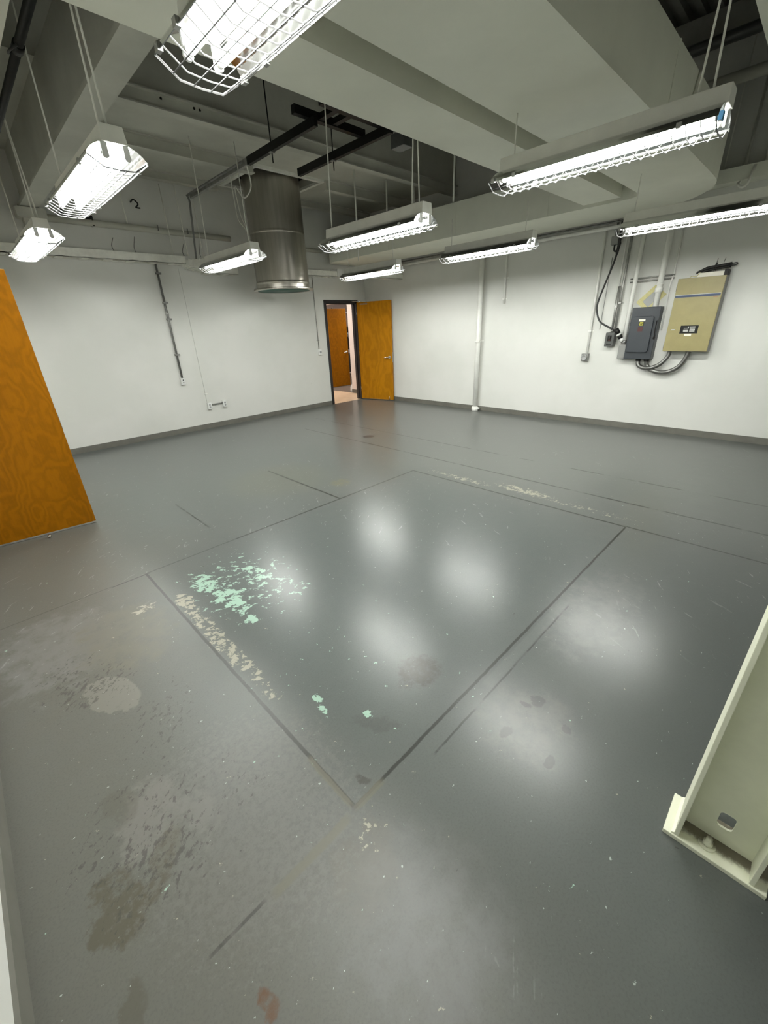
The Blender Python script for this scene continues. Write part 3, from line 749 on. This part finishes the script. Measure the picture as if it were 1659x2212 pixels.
for o, (x, y, z, tops, lab) in zip(lights, LIGHTS):
    for k, yy in ((0, -.50), (1, .54)):
        zt = tops[k]
        if i == 5 and k == 1: yy = .60
        c_ = MB(); h0 = .135; ht = zt - z
        if zt >= ZL:
            hm = h0 + .45 * (ht - h0)
            c_.tube([(-.01, yy + .03, h0), (-.003, yy + .004, hm), (.004, yy + .012, ht)], .0055, 6)
            if k == 0: c_.tube([(.01, yy - .03, h0), (.004, yy - .004, hm), (-.004, yy - .022, ht)], .0055, 6)
        else:
            c_.tube([(0, yy, h0), (0, yy, ht)], .005, 6)
        c_.build('hanging_cord', 'traypaint', o)
# blue patch on the long light's near lamp holder
bpch = MB(); bpch.box(-.072, -.612, -.004, -.040, -.592, .030).build('blue_tape', 'blue', lights[5])
# cords from the strut down to the light beside the steel duct
droop([(-3.91, -1.75, ST - .03), (-3.98, -1.9, 3.2), (-4.05, -2.05, 2.95), (-4.22, -2.5, 2.75), (-4.33, -2.72, 2.575)], 'white cord hanging off the strut to the light, left one of two')
droop([(-3.91, -2.2, ST - .03), (-3.86, -2.15, 3.30), (-3.95, -2.1, 3.18), (-4.0, -2.0, 3.30), (-4.06, -2.15, 2.98), (-4.25, -2.6, 2.70), (-4.36, -2.78, 2.575)], 'white cord hanging off the strut with a loop, right one of two')

# ================================================================== RIGHT WALL SERVICES (x = 0 plane, towards -x)
def vpipe(name, y, z0, z1, r, mat, label, cat='pipe', straps=(), off=None, collars=()):
    off = off or (r + (.006 if straps else .0))
    e_ = empty(name, (-off, y, z0), label, cat)
    MB().tube([(-off, y, z0), (-off, y, z1)], r, 12).build('pipe_run' if cat == 'pipe' else 'conduit_run', mat, e_)
    if straps:
        s = MB()
        for z in straps: s.box(-off - r - .004, y - r - .004, z - .01, -off + .0, y + r + .004, z + .01); s.box(-.004, y - r - .03, z - .01, .003, y + r + .03, z + .01)
        s.build('strap', mat, e_)
    if collars:
        s = MB()
        for z, h_ in collars: s.lathe([(r, 0), (r + .012, .004), (r + .012, h_ - .004), (r, h_)], (-off, y, z), 16)
        s.build('collar', mat, e_)
    return e_
e_ = vpipe('wall_pipe', -3.165, .0, 2.84, .044, 'pipe', 'white painted pipe standing against the right wall from floor to duct', straps=(1.30,), off=.08, collars=((.0, .035), (1.27, .04)))
MB().lathe([(.062, .0), (.065, .03), (.062, .075), (.048, .085)], (-.08, -3.165, .0), 20).build('floor_fitting', 'pipe', e_)
MB().tube([(-.08, -3.165, .055), (-.08, -3.26, .055)], .022, 10).build('clean_out', 'pipe', e_)
vpipe('power_conduit', -3.61, 1.91, 2.84, .016, 'pipe', 'thin white conduit ending halfway up the right wall', 'conduit', straps=(1.98, 2.30))
e_ = vpipe('power_conduit', -5.165, 1.10, 2.80, .016, 'pipe', 'white conduit dropping to the round outlet', 'conduit', straps=(1.43,))
ob = empty('round_outlet', (-.03, -5.14, 1.04), 'grey round twist outlet on the right wall under a white conduit', 'outlet')
MB().box(-.06, -5.20, .99, 0, -5.095, 1.10).build('outlet_box', 'midgrey', ob, bevel=.004)
MB().lathe([(.045, 0), (.045, -.028), (.032, -.034), (.031, -.022), (.004, -.022)], (-.06, -5.148, 1.045), 24, 'x').build('outlet_face', 'lightgrey', ob)
pipe('loose_wire', [(-.003, -5.306, 2.40), (-.003, -5.291, 1.45)], .004, 'midgrey', 'thin wire down the right wall beside the hanging black cord', 'wire', 6)
# small dark switch
sw = empty('safety_switch', (0, -5.49, 1.3), 'small dark grey switch box left of the blue-grey disconnect', 'switch')
MB().box(-.115, -5.555, 1.21, 0, -5.43, 1.405).build('switch_body', 'darkgrey', sw, bevel=.008)
MB().box(-.118, -5.52, 1.285, -.115, -5.465, 1.365).build('switch_plate', 'black', sw)
t = MB().box(-.135, -5.505, 1.32, -.118, -5.485, 1.35).build('toggle', 'rubber', sw)
MB().box(-.1195, -5.508, 1.298, -.118, -5.482, 1.305).build('indicator_label', 'red', sw)
MB().box(-.1165, -5.525, 1.235, -.115, -5.46, 1.245).build('name_strip', 'black', sw)
MB().lathe([(.02, 0), (.02, .03), (.015, .035)], (-.05, -5.49, 1.405), 12).build('conduit_hub', 'steel', sw)
e_ = vpipe('power_conduit', -5.487, 1.43, 2.02, .016, 'galv', 'bare steel conduit above the small dark switch', 'conduit', straps=(1.75,), off=.05)
e_ = vpipe('power_conduit', -5.525, 1.35, 2.80, .017, 'galv', 'bare steel conduit right of the small dark switch', 'conduit', straps=(1.80,), off=.03)
e_ = vpipe('power_conduit', -5.46, 1.80, 2.985, .013, 'pipe', 'white conduit between the black cord and the steel conduits', 'conduit')
# upper junction box with cord
jb = empty('junction_box', (0, -5.34, 2.6), 'grey junction box at the top of the hanging black cord', 'junction box')
MB().box(-.12, -5.385, 2.545, -.02, -5.29, 2.65).build('box_body', 'midgrey', jb, bevel=.004)
MB().tube(smooth_path([(-.09, -5.34, 2.545), (-.10, -5.345, 2.48), (-.11, -5.38, 2.46), (-.12, -5.41, 2.50), (-.12, -5.42, 2.56)], 5), .012, 8).build('pigtail', 'rubber', jb)
MB().tube([(-.06, -5.33, 2.65), (-.06, -5.33, 2.84)], .016, 8).build('conduit_nipple', 'conduit', jb)
pc = empty('black_cable', (-.12, -5.4, 2.0), 'black power cord hanging in a curve down the right wall to a plug', 'cord')
MB().tube(smooth_path([(-.14, -5.412, 2.80), (-.13, -5.41, 2.60), (-.12, -5.40, 2.46), (-.12, -5.373, 2.307), (-.12, -5.296, 2.034), (-.12, -5.242, 1.813), (-.12, -5.255, 1.688), (-.13, -5.325, 1.558), (-.14, -5.478, 1.472), (-.14, -5.575, 1.42)], 6), [.019] * 14 + [.0125] * 41, 10).build('cord_run', 'rubber', pc)
def along(p, q, t): return tuple(a + (b - a) * t for a, b in zip(p, q))
P0, P1 = (-.14, -5.570, 1.455), (-.11, -5.675, 1.285)
MB().tube([P0, along(P0, P1, .40)], .033, 14).build('plug', 'black', pc)
b_ = MB().tube([along(P0, P1, .40), along(P0, P1, .52)], .035, 14).build('plug_band', 'white', pc)
MB().tube([along(P0, P1, .52), along(P0, P1, .78)], .031, 14).build('connector', 'black', pc)
MB().tube([along(P0, P1, .78), P1], .030, 14).build('connector_base', 'white', pc)
# white service pipes
e_ = vpipe('wall_pipe', -5.69, 1.275, 2.80, .030, 'pipe', 'white pipe down to the grey side box of the disconnect', off=.08)
MB().lathe([(.034, 0), (.036, .02), (.034, .05)], (-.08, -5.69, 1.25), 14).build('pipe_end', 'galv', e_)
e_ = vpipe('wall_pipe', -6.01, 1.725, 2.80, .036, 'pipe', 'white pipe entering the top of the blue-grey disconnect', off=.09, collars=((1.90, .06), (1.99, .025)))
for dz, lab in ((2.095, 'upper'), (2.055, 'lower')):
    tag(MB().tube([(-.03, -5.61, dz), (-.03, -6.15, dz + .008)], .010, 8).build('power_conduit', 'galv'), lab + ' of two short level conduits behind the white pipes', 'conduit')
tag(MB().tube([(-.025, -6.125, 2.80), (-.025, -6.135, 2.10), (-.04, -6.13, 2.06), (-.025, -6.115, 1.98), (-.025, -6.13, 1.42)], .009, 8).build('power_conduit', 'pipe'), 'thin painted conduit between the disconnect and the tan panel', 'conduit')
# taped paper
pp_ = empty('notice_paper', (-.006, -5.92, 1.84), 'paper sheet stuck to the wall at a slant with yellow tape', 'paper')
rot = Matrix.Translation((0, -5.915, 1.835)) @ Matrix.Rotation(math.radians(-45), 4, 'X')
MB().box(-.004, -.13, -.085, -.001, .13, .085, rot).build('paper_sheet', 'lightgrey', pp_)
tp = MB(); tp.box(-.007, -.155, .045, -.004, .155, .10, rot); tp.box(-.0075, -.155, -.10, -.0042, .155, -.065, rot); tp.box(-.008, .095, -.10, -.0045, .15, .10, rot); tp.box(-.0085, -.15, -.10, -.0048, -.085, .10, rot)
tp.build('tape_strip', 'tape', pp_)
# disconnect
ds = empty('disconnect_switch', (0, -5.92, 1.37), 'blue-grey electrical disconnect box on the right wall', 'electrical box')
MB().box(-.145, -6.10, 1.04, 0, -5.745, 1.725).build('enclosure', 'bluegrey', ds, bevel=.006)
dd = MB()
yc, zc, hw, hh = -5.905, 1.372, .140, .237
outl = []
for (sy, sz, a0) in ((1, 1, 0), (-1, 1, 90), (-1, -1, 180), (1, -1, 270)):
    outl += [(yc + sy * (hw - .03) + .03 * math.cos(math.radians(a0 + t)), zc + sz * (hh - .03) + .03 * math.sin(math.radians(a0 + t))) for t in (0, 22, 45, 68, 90)]
dd.prism(outl, 'x', -.178, -.145)
dd.build('door', 'bluegrey', ds, bevel=.006)
MB().box(-.1795, -5.945, 1.545, -.178, -5.865, 1.572).build('paper_label', 'label', ds)
MB().box(-.180, -5.935, 1.487, -.178, -5.872, 1.540).build('maker_badge', 'black', ds)
sq = MB(); y0, z0 = -5.9035, 1.5135
for (a, b, c2, d_) in ((-.022, -.022, .022, -.013), (-.022, .013, .022, .022), (-.022, -.013, -.013, .013), (.013, -.013, .022, .013), (-.005, -.005, .005, .005)):
    sq.box(-.1815, y0 + a, z0 + b, -.180, y0 + c2, z0 + d_)
sq.build('square_emblem', 'yellow', ds)
MB().box(-.180, -5.932, 1.415, -.178, -5.870, 1.474).build('warning_label', 'darkred', ds)
MB().tube([(-.16, -6.085, 1.55), (-.19, -6.092, 1.42), (-.19, -6.10, 1.33)], .007, 6).build('switch_handle', 'black', ds)
MB().lathe([(.016, -.012), (.018, 0), (.016, .012)], (-.19, -6.10, 1.325), 14, 'y').build('handle_knob', 'black', ds)
sbx = MB().box(-.12, -5.743, 1.04, -.0, -5.645, 1.235).build('side_box', 'midgrey', ds, bevel=.006); sbx['label'] = 'mid grey side box'
MB().lathe([(.034, 0), (.034, .03)], (-.08, -5.93, 1.01), 14).build('conduit_hub', 'black', ds); MB().lathe([(.034, 0), (.034, .03)], (-.08, -6.04, 1.01), 14).build('conduit_hub', 'black', ds)
# tan panel
tn = empty('electrical_panel', (0, -6.49, 1.6), 'large tan electrical panel with a blue stripe on the right wall', 'electrical panel')
MB().box(-.165, -6.745, 1.15, 0, -6.245, 2.035).build('cabinet', 'midgrey', tn, bevel=.004)
MB().box(-.185, -6.740, 1.155, -.165, -6.237, 2.035).build('front_cover', 'tan', tn, bevel=.003)
MB().box(-.187, -6.728, 1.813, -.185, -6.245, 1.838).build('blue_stripe', 'stripeblue', tn)
st = MB(); st.box(-.187, -6.728, 1.839, -.185, -6.245, 1.846); st.build('silver_line', 'silver', tn)
rl = MB(); rl.box(-.187, -6.71, 1.800, -.185, -6.66, 1.806); rl.build('red_line', 'red', tn)
MB().box(-.187, -6.585, 1.378, -.185, -6.387, 1.476).build('nameplate', 'black', tn)
gl = MB(); gl.box(-.188, -6.480, 1.438, -.187, -6.425, 1.446); gl.box(-.188, -6.482, 1.438, -.187, -6.47, 1.462); gl.box(-.188, -6.480, 1.40, -.187, -6.425, 1.426)
for zz in (1.40, 1.417, 1.434, 1.451): gl.box(-.188, -6.552, zz, -.187, -6.494, zz + .012)
gl.build('printed_diagram', 'silver', tn)
MB().box(-.187, -6.525, 1.350, -.185, -6.446, 1.375).build('paper_label', 'label', tn)
MB().box(-.189, -6.326, 1.421, -.185, -6.284, 1.434).build('latch', 'silver', tn)
hg = MB()
for z in (1.22, 1.92): hg.tube([(-.175, -6.238, z - .03), (-.175, -6.238, z + .03)], .006, 6)
hg.build('hinge', 'conduit', tn)
# things on top of the panel
bx = MB().box(-.15, -6.70, 2.035, -.03, -6.43, 2.085).build('carton', 'label', bevel=.003); tag(bx, 'flat cream carton lying on top of the tan panel', 'box')
bk = MB().box(-.155, -6.745, 2.036, -.02, -6.702, 2.10).build('adapter_block', 'black', bevel=.004); tag(bk, 'black block beside the carton on top of the tan panel', 'box')
cb = empty('cable_bundle', (-.09, -6.58, 2.1), 'black tied cable bundle lying on the carton above the tan panel', 'cable')
cc = MB(); rr = random.Random(3)
for i in range(17):
    oy, oz = rr.uniform(-.02, .02), rr.uniform(0, .045); ox = rr.uniform(-.04, .04)
    cc.tube(smooth_path([(-.09 + ox, -6.41 + oy * .4, 2.085 + oz * .3), (-.09 + ox * .6, -6.50, 2.098 + oz), (-.09 + ox * .4, -6.60 + oy, 2.115 + oz * .9), (-.09 + ox * .8, -6.74 + oy * .6, 2.125 + oz)], 4), .0085, 6)
cc.tube(smooth_path([(-.08, -6.74, 2.16), (-.08, -6.79, 2.165), (-.08, -6.80, 2.15), (-.08, -6.78, 2.14), (-.08, -6.73, 2.14)], 4), .007, 6)
cc.build('cable_coil', 'rubber', cb)
tz = MB(); tz.tube([(-.14, -6.59, 2.09), (-.14, -6.592, 2.17), (-.09, -6.595, 2.185), (-.05, -6.59, 2.1)], .004, 5); tz.tube([(-.11, -6.59, 2.17), (-.12, -6.60, 2.23)], .003, 5); tz.tube([(-.09, -6.66, 2.18), (-.09, -6.67, 2.23)], .003, 5)
tz.build('cable_tie', 'black', cb)
pipe('loose_wire', smooth_path([(-.14, -6.35, 2.045), (-.16, -6.38, 2.055), (-.16, -6.42, 2.05), (-.14, -6.45, 2.09)], 4), .004, 'tape', 'thin tan wire curling on top of the tan panel', 'wire', 5)
# flexible metal conduits
def flex(name, pts, r, label):
    path = smooth_path(pts, 22); rad = [r * (1.0 + (.10 if i % 2 else -.05)) for i in range(len(path))]
    o = MB().tube(path, rad, 14).build(name, 'steel'); tag(o, label, 'flexible conduit'); return o
flex('flexible_conduit', [(-.08, -5.93, 1.03), (-.09, -5.945, .96), (-.10, -6.02, .922), (-.10, -6.12, .925), (-.10, -6.22, .975), (-.09, -6.29, 1.07), (-.085, -6.305, 1.158)], .026, 'upper flexible steel conduit looping under the electrical boxes')
flex('flexible_conduit', [(-.08, -6.04, 1.03), (-.07, -6.055, .955), (-.08, -6.12, .895), (-.08, -6.24, .865), (-.08, -6.36, .885), (-.08, -6.46, .96), (-.085, -6.515, 1.08), (-.085, -6.52, 1.158)], .028, 'lower flexible steel conduit looping under the electrical boxes')
# level conduits under the wall-side duct
pipe('power_conduit', [(-.11, -.15, 2.80), (-.11, -9.0, 2.828)], .013, 'conduit', 'dark level conduit along the right wall just under the duct', 'conduit')
pipe('power_conduit', [(-.07, -.2, 2.745), (-.07, -9.0, 2.775)], .024, 'pipe', 'white level conduit along the right wall under the dark one', 'conduit')

# ================================================================== FAR WALL SERVICES (y = 0 plane)
e_ = empty('power_conduit', (-4.475, -.03, .95), 'dark steel conduit down the far wall to a white outlet', 'conduit')
MB().tube([(-4.478, -.03, .94), (-4.478, -.03, 2.70)], .016, 10).build('conduit_run', 'conduit', e_)
s = MB()
for z in (2.53, 2.115, 1.87, 1.32): s.box(-4.505, -.05, z - .012, -4.43, 0, z + .012)
s.build('strap', 'conduit', e_)
MB().tube([(-4.478, -.03, 1.93), (-4.478, -.03, 1.99)], .021, 10).build('coupling', 'galv', e_)
def outlet(name, x, z, label, kind):
    e2 = empty(name, (x, 0, z), label, 'outlet' if kind != 'switch' else 'switch')
    MB().box(x - .037, -.048, z - .058, x + .037, 0, z + .058).build('wall_box', 'white', e2, bevel=.004)
    MB().box(x - .034, -.051, z - .055, x + .034, -.048, z + .055).build('cover_plate', 'white', e2, bevel=.001)
    if kind == 'duplex':
        r2 = MB()
        for dz in (-.021, .021): r2.lathe([(.017, 0), (.017, -.003)], (x, -.051, z + dz), 16, 'y')
        r2.build('receptacle', 'lightgrey', e2)
    elif kind == 'dots':
        r2 = MB()
        for dz in (-.022, .022): r2.lathe([(.010, 0), (.010, -.003)], (x, -.051, z + dz), 12, 'y')
        r2.build('receptacle', 'black', e2)
    else:
        MB().lathe([(.022, 0), (.020, -.012)], (x + .004, -.051, z), 16, 'y').build('dial', 'lightgrey', e2)
    return e2
outlet('wall_outlet', -4.478, .885, 'white outlet at the foot of the dark conduit on the far wall', 'dots')
outlet('wall_outlet', -4.105, .408, 'white double outlet low on the far wall below the thin raceway', 'duplex')
outlet('wall_outlet', -3.812, .408, 'white double outlet low on the far wall, linked to its left neighbour', 'duplex')
tag(MB().tube([(-4.075, -.022, .424), (-3.842, -.022, .424)], .010, 8).build('power_conduit', 'conduit'), 'short level conduit linking the two low outlets', 'conduit')
rw = empty('wire_raceway', (-4.12, -.01, 1.5), 'thin white raceway down the far wall to the low outlets', 'raceway')
MB().box(-4.130, -.014, .466, -4.112, 0, 2.62).build('raceway_run', 'wall', rw); MB().box(-4.15, -.018, .62, -4.092, 0, .632).build('strap', 'pipe', rw)
outlet('wall_switch', -1.455, 1.165, 'white wall switch left of the far doorway', 'switch')
rw = empty('wire_raceway', (-1.465, -.01, 1.9), 'thin conduit down to the wall switch beside the far doorway', 'raceway')
MB().tube([(-1.462, -.012, 1.22), (-1.462, -.012, 2.62)], .008, 8).build('raceway_run', 'galv', rw); MB().box(-1.49, -.018, 1.395, -1.434, 0, 1.405).build('strap', 'galv', rw)

# ================================================================== STEEL COLUMN AT RIGHT
co = empty('steel_column', (-5.93, -8.0, 0), 'cream painted steel column bolted to the floor at the right edge', 'column')
MB().box(-6.035, -8.137, .0, -5.872, -7.866, .018).build('base_plate', 'plate', co, bevel=.002)
yo, yi = -7.896, -8.106
fl_ = MB().box(-6.03, yo - .013, .018, -5.876, yo, ZH).build('flange', 'cream', co, bevel=.0015)
MB().box(-6.03, yi, .018, -5.876, yi + .013, ZH).build('flange', 'cream', co, bevel=.0015)
# web with a rounded square hole
wx0, wx1 = -5.952, -5.944
hy, hz, hr = -8.004, .118, .026
wb = MB()
hole = []
for (sy, sz, a0) in ((1, 1, 0), (-1, 1, 90), (-1, -1, 180), (1, -1, 270)):
    hole += [(hy + sy * (hr - .005 - .012) + .012 * math.cos(math.radians(a0 + t)), hz + sz * (hr + .008 - .012) + .012 * math.sin(math.radians(a0 + t))) for t in (0, 30, 60, 90)]
ya_, yb_ = yo - .013, yi + .013
ring = []
for (y, z) in hole:   # matching outer outline
    dy, dz = y - hy, z - hz
    k = min(((ya_ - hy) if dy > 0 else (hy - yb_)) / max(1e-6, abs(dy)), (.1) / max(1e-6, abs(dz)))
    ring.append((hy + dy * k, hz + dz * k))
n_ = len(hole)
for x in (wx0, wx1):
    H = [wb.bm.verts.new((x, *p)) for p in hole]; R = [wb.bm.verts.new((x, *p)) for p in ring]
    for i in range(n_): wb.bm.faces.new((H[i], H[(i + 1) % n_], R[(i + 1) % n_], R[i]))
for i in range(n_):
    a, b = hole[i], hole[(i + 1) % n_]; wb.quad((wx0, *a), (wx0, *b), (wx1, *b), (wx1, *a))
for (sy, sz) in ((ya_, hz + .1), (yb_, hz + .1), (ya_, hz - .1), (yb_, hz - .1)):   # corner fills
    cand = sorted(ring, key=lambda p: (p[0] - sy) ** 2 + (p[1] - sz) ** 2)[:2]
    for x in (wx0 - .0003, wx1 + .0003): wb.quad((x, sy, sz), (x, *cand[0]), (x, *cand[1]))if False else wb.bm.faces.new([wb.bm.verts.new(v) for v in ((x, sy, sz), (x, *cand[0]), (x, *cand[1]))])
wb.box(wx0, yb_, hz + .1, wx1, ya_, ZH)
wb.build('web', 'cream', co, recalc=False)
MB().prism([(yo, .018), (yo + .009, .018), (yo + .007, .023), (yo, .028)], 'x', -6.03, -5.876).build('weld_bead', 'cream', co)
bo = MB(); bo.lathe([(.024, 0), (.024, .004), (.0235, .006)], (-5.992, -7.982, .018), 20); bo.lathe([(.015, 0), (.015, .014), (.010, .018), (.010, .03), (.007, .034)], (-5.992, -7.982, .022), 6)
bo.build('anchor_bolt', 'plate', co)

# small pieces belong to the part that carries them
CARRIER = {'lever_handle': 'door_leaf', 'latch_plate': 'door_leaf', 'door_sweep': 'door_leaf', 'door_stop': 'door_leaf', 'top_edge': 'door_leaf',
           'maker_badge': 'door', 'warning_label': 'door', 'square_emblem': 'door', 'handle_knob': 'switch_handle',
           'blue_stripe': 'front_cover', 'silver_line': 'front_cover', 'red_line': 'front_cover', 'nameplate': 'front_cover', 'latch': 'front_cover', 'printed_diagram': 'front_cover',
           'toggle': 'switch_plate', 'indicator_label': 'switch_plate', 'name_strip': 'switch_body', 'receptacle': 'cover_plate', 'dial': 'cover_plate',
           'plug_band': 'plug', 'connector_base': 'connector', 'anchor_bolt': 'base_plate', 'filter_screen': 'flange', 'clean_out': 'floor_fitting', 'diffuser': 'light_frame'}
def stem(o): return o.name.split('.')[0]
for root in [o for o in bpy.data.objects if o.parent is None and o.children]:
    kids = list(root.children)
    for ch in kids:
        want = CARRIER.get(stem(ch)) or ({'disconnect_switch': 'door', 'electrical_panel': 'front_cover'}.get(stem(root)) if stem(ch) == 'paper_label' else None)
        host = next((k for k in kids if want and stem(k) == want), None)
        if host is not None:
            ch.parent = host; ch.matrix_parent_inverse = Matrix.Identity(4)

# ================================================================== CAMERA, WORLD, OUTPUT
cam_d = bpy.data.cameras.new('camera'); cam = bpy.data.objects.new('camera', cam_d); COL.objects.link(cam)
yaw, pit, rol = (math.radians(v) for v in (44.08573743, 24.47305669, -2.49272054))
fw = Vector((math.sin(yaw) * math.cos(pit), math.cos(yaw) * math.cos(pit), -math.sin(pit)))
rt = Vector((math.cos(yaw), -math.sin(yaw), 0)); up = rt.cross(fw)
r2 = rt * math.cos(rol) + up * math.sin(rol); u2 = -rt * math.sin(rol) + up * math.cos(rol)
mw = Matrix((r2, u2, -fw)).transposed().to_4x4(); mw.translation = (-7.25694, -7.81419, 1.63033)
cam.matrix_world = mw
cam_d.sensor_fit = 'HORIZONTAL'; cam_d.sensor_width = 36.0; cam_d.lens = 36.0 * 882.2387 / 1659.0
cam_d.clip_start = .02; cam_d.clip_end = 100
scene.camera = cam
wd = bpy.data.worlds.new('world'); scene.world = wd; wd.use_nodes = True
wd.node_tree.nodes['Background'].inputs[0].default_value = (.02, .02, .02, 1)
wd.node_tree.nodes['Background'].inputs[1].default_value = 1.0
scene.view_settings.view_transform = 'Standard'; scene.view_settings.look = 'None'
scene.view_settings.gamma = 1.0; scene.view_settings.use_curve_mapping = False
scene.view_settings.exposure = 0.0
scene.cycles.max_bounces = 6; scene.cycles.diffuse_bounces = 5; scene.cycles.glossy_bounces = 3
scene.cycles.sample_clamp_indirect = 6.0
scene.cycles.use_denoising = True
scene.cycles.use_adaptive_sampling = True; scene.cycles.adaptive_threshold = 0.03; scene.cycles.adaptive_min_samples = 16
for o in bpy.data.objects:
    if '_local' in o: del o['_local']
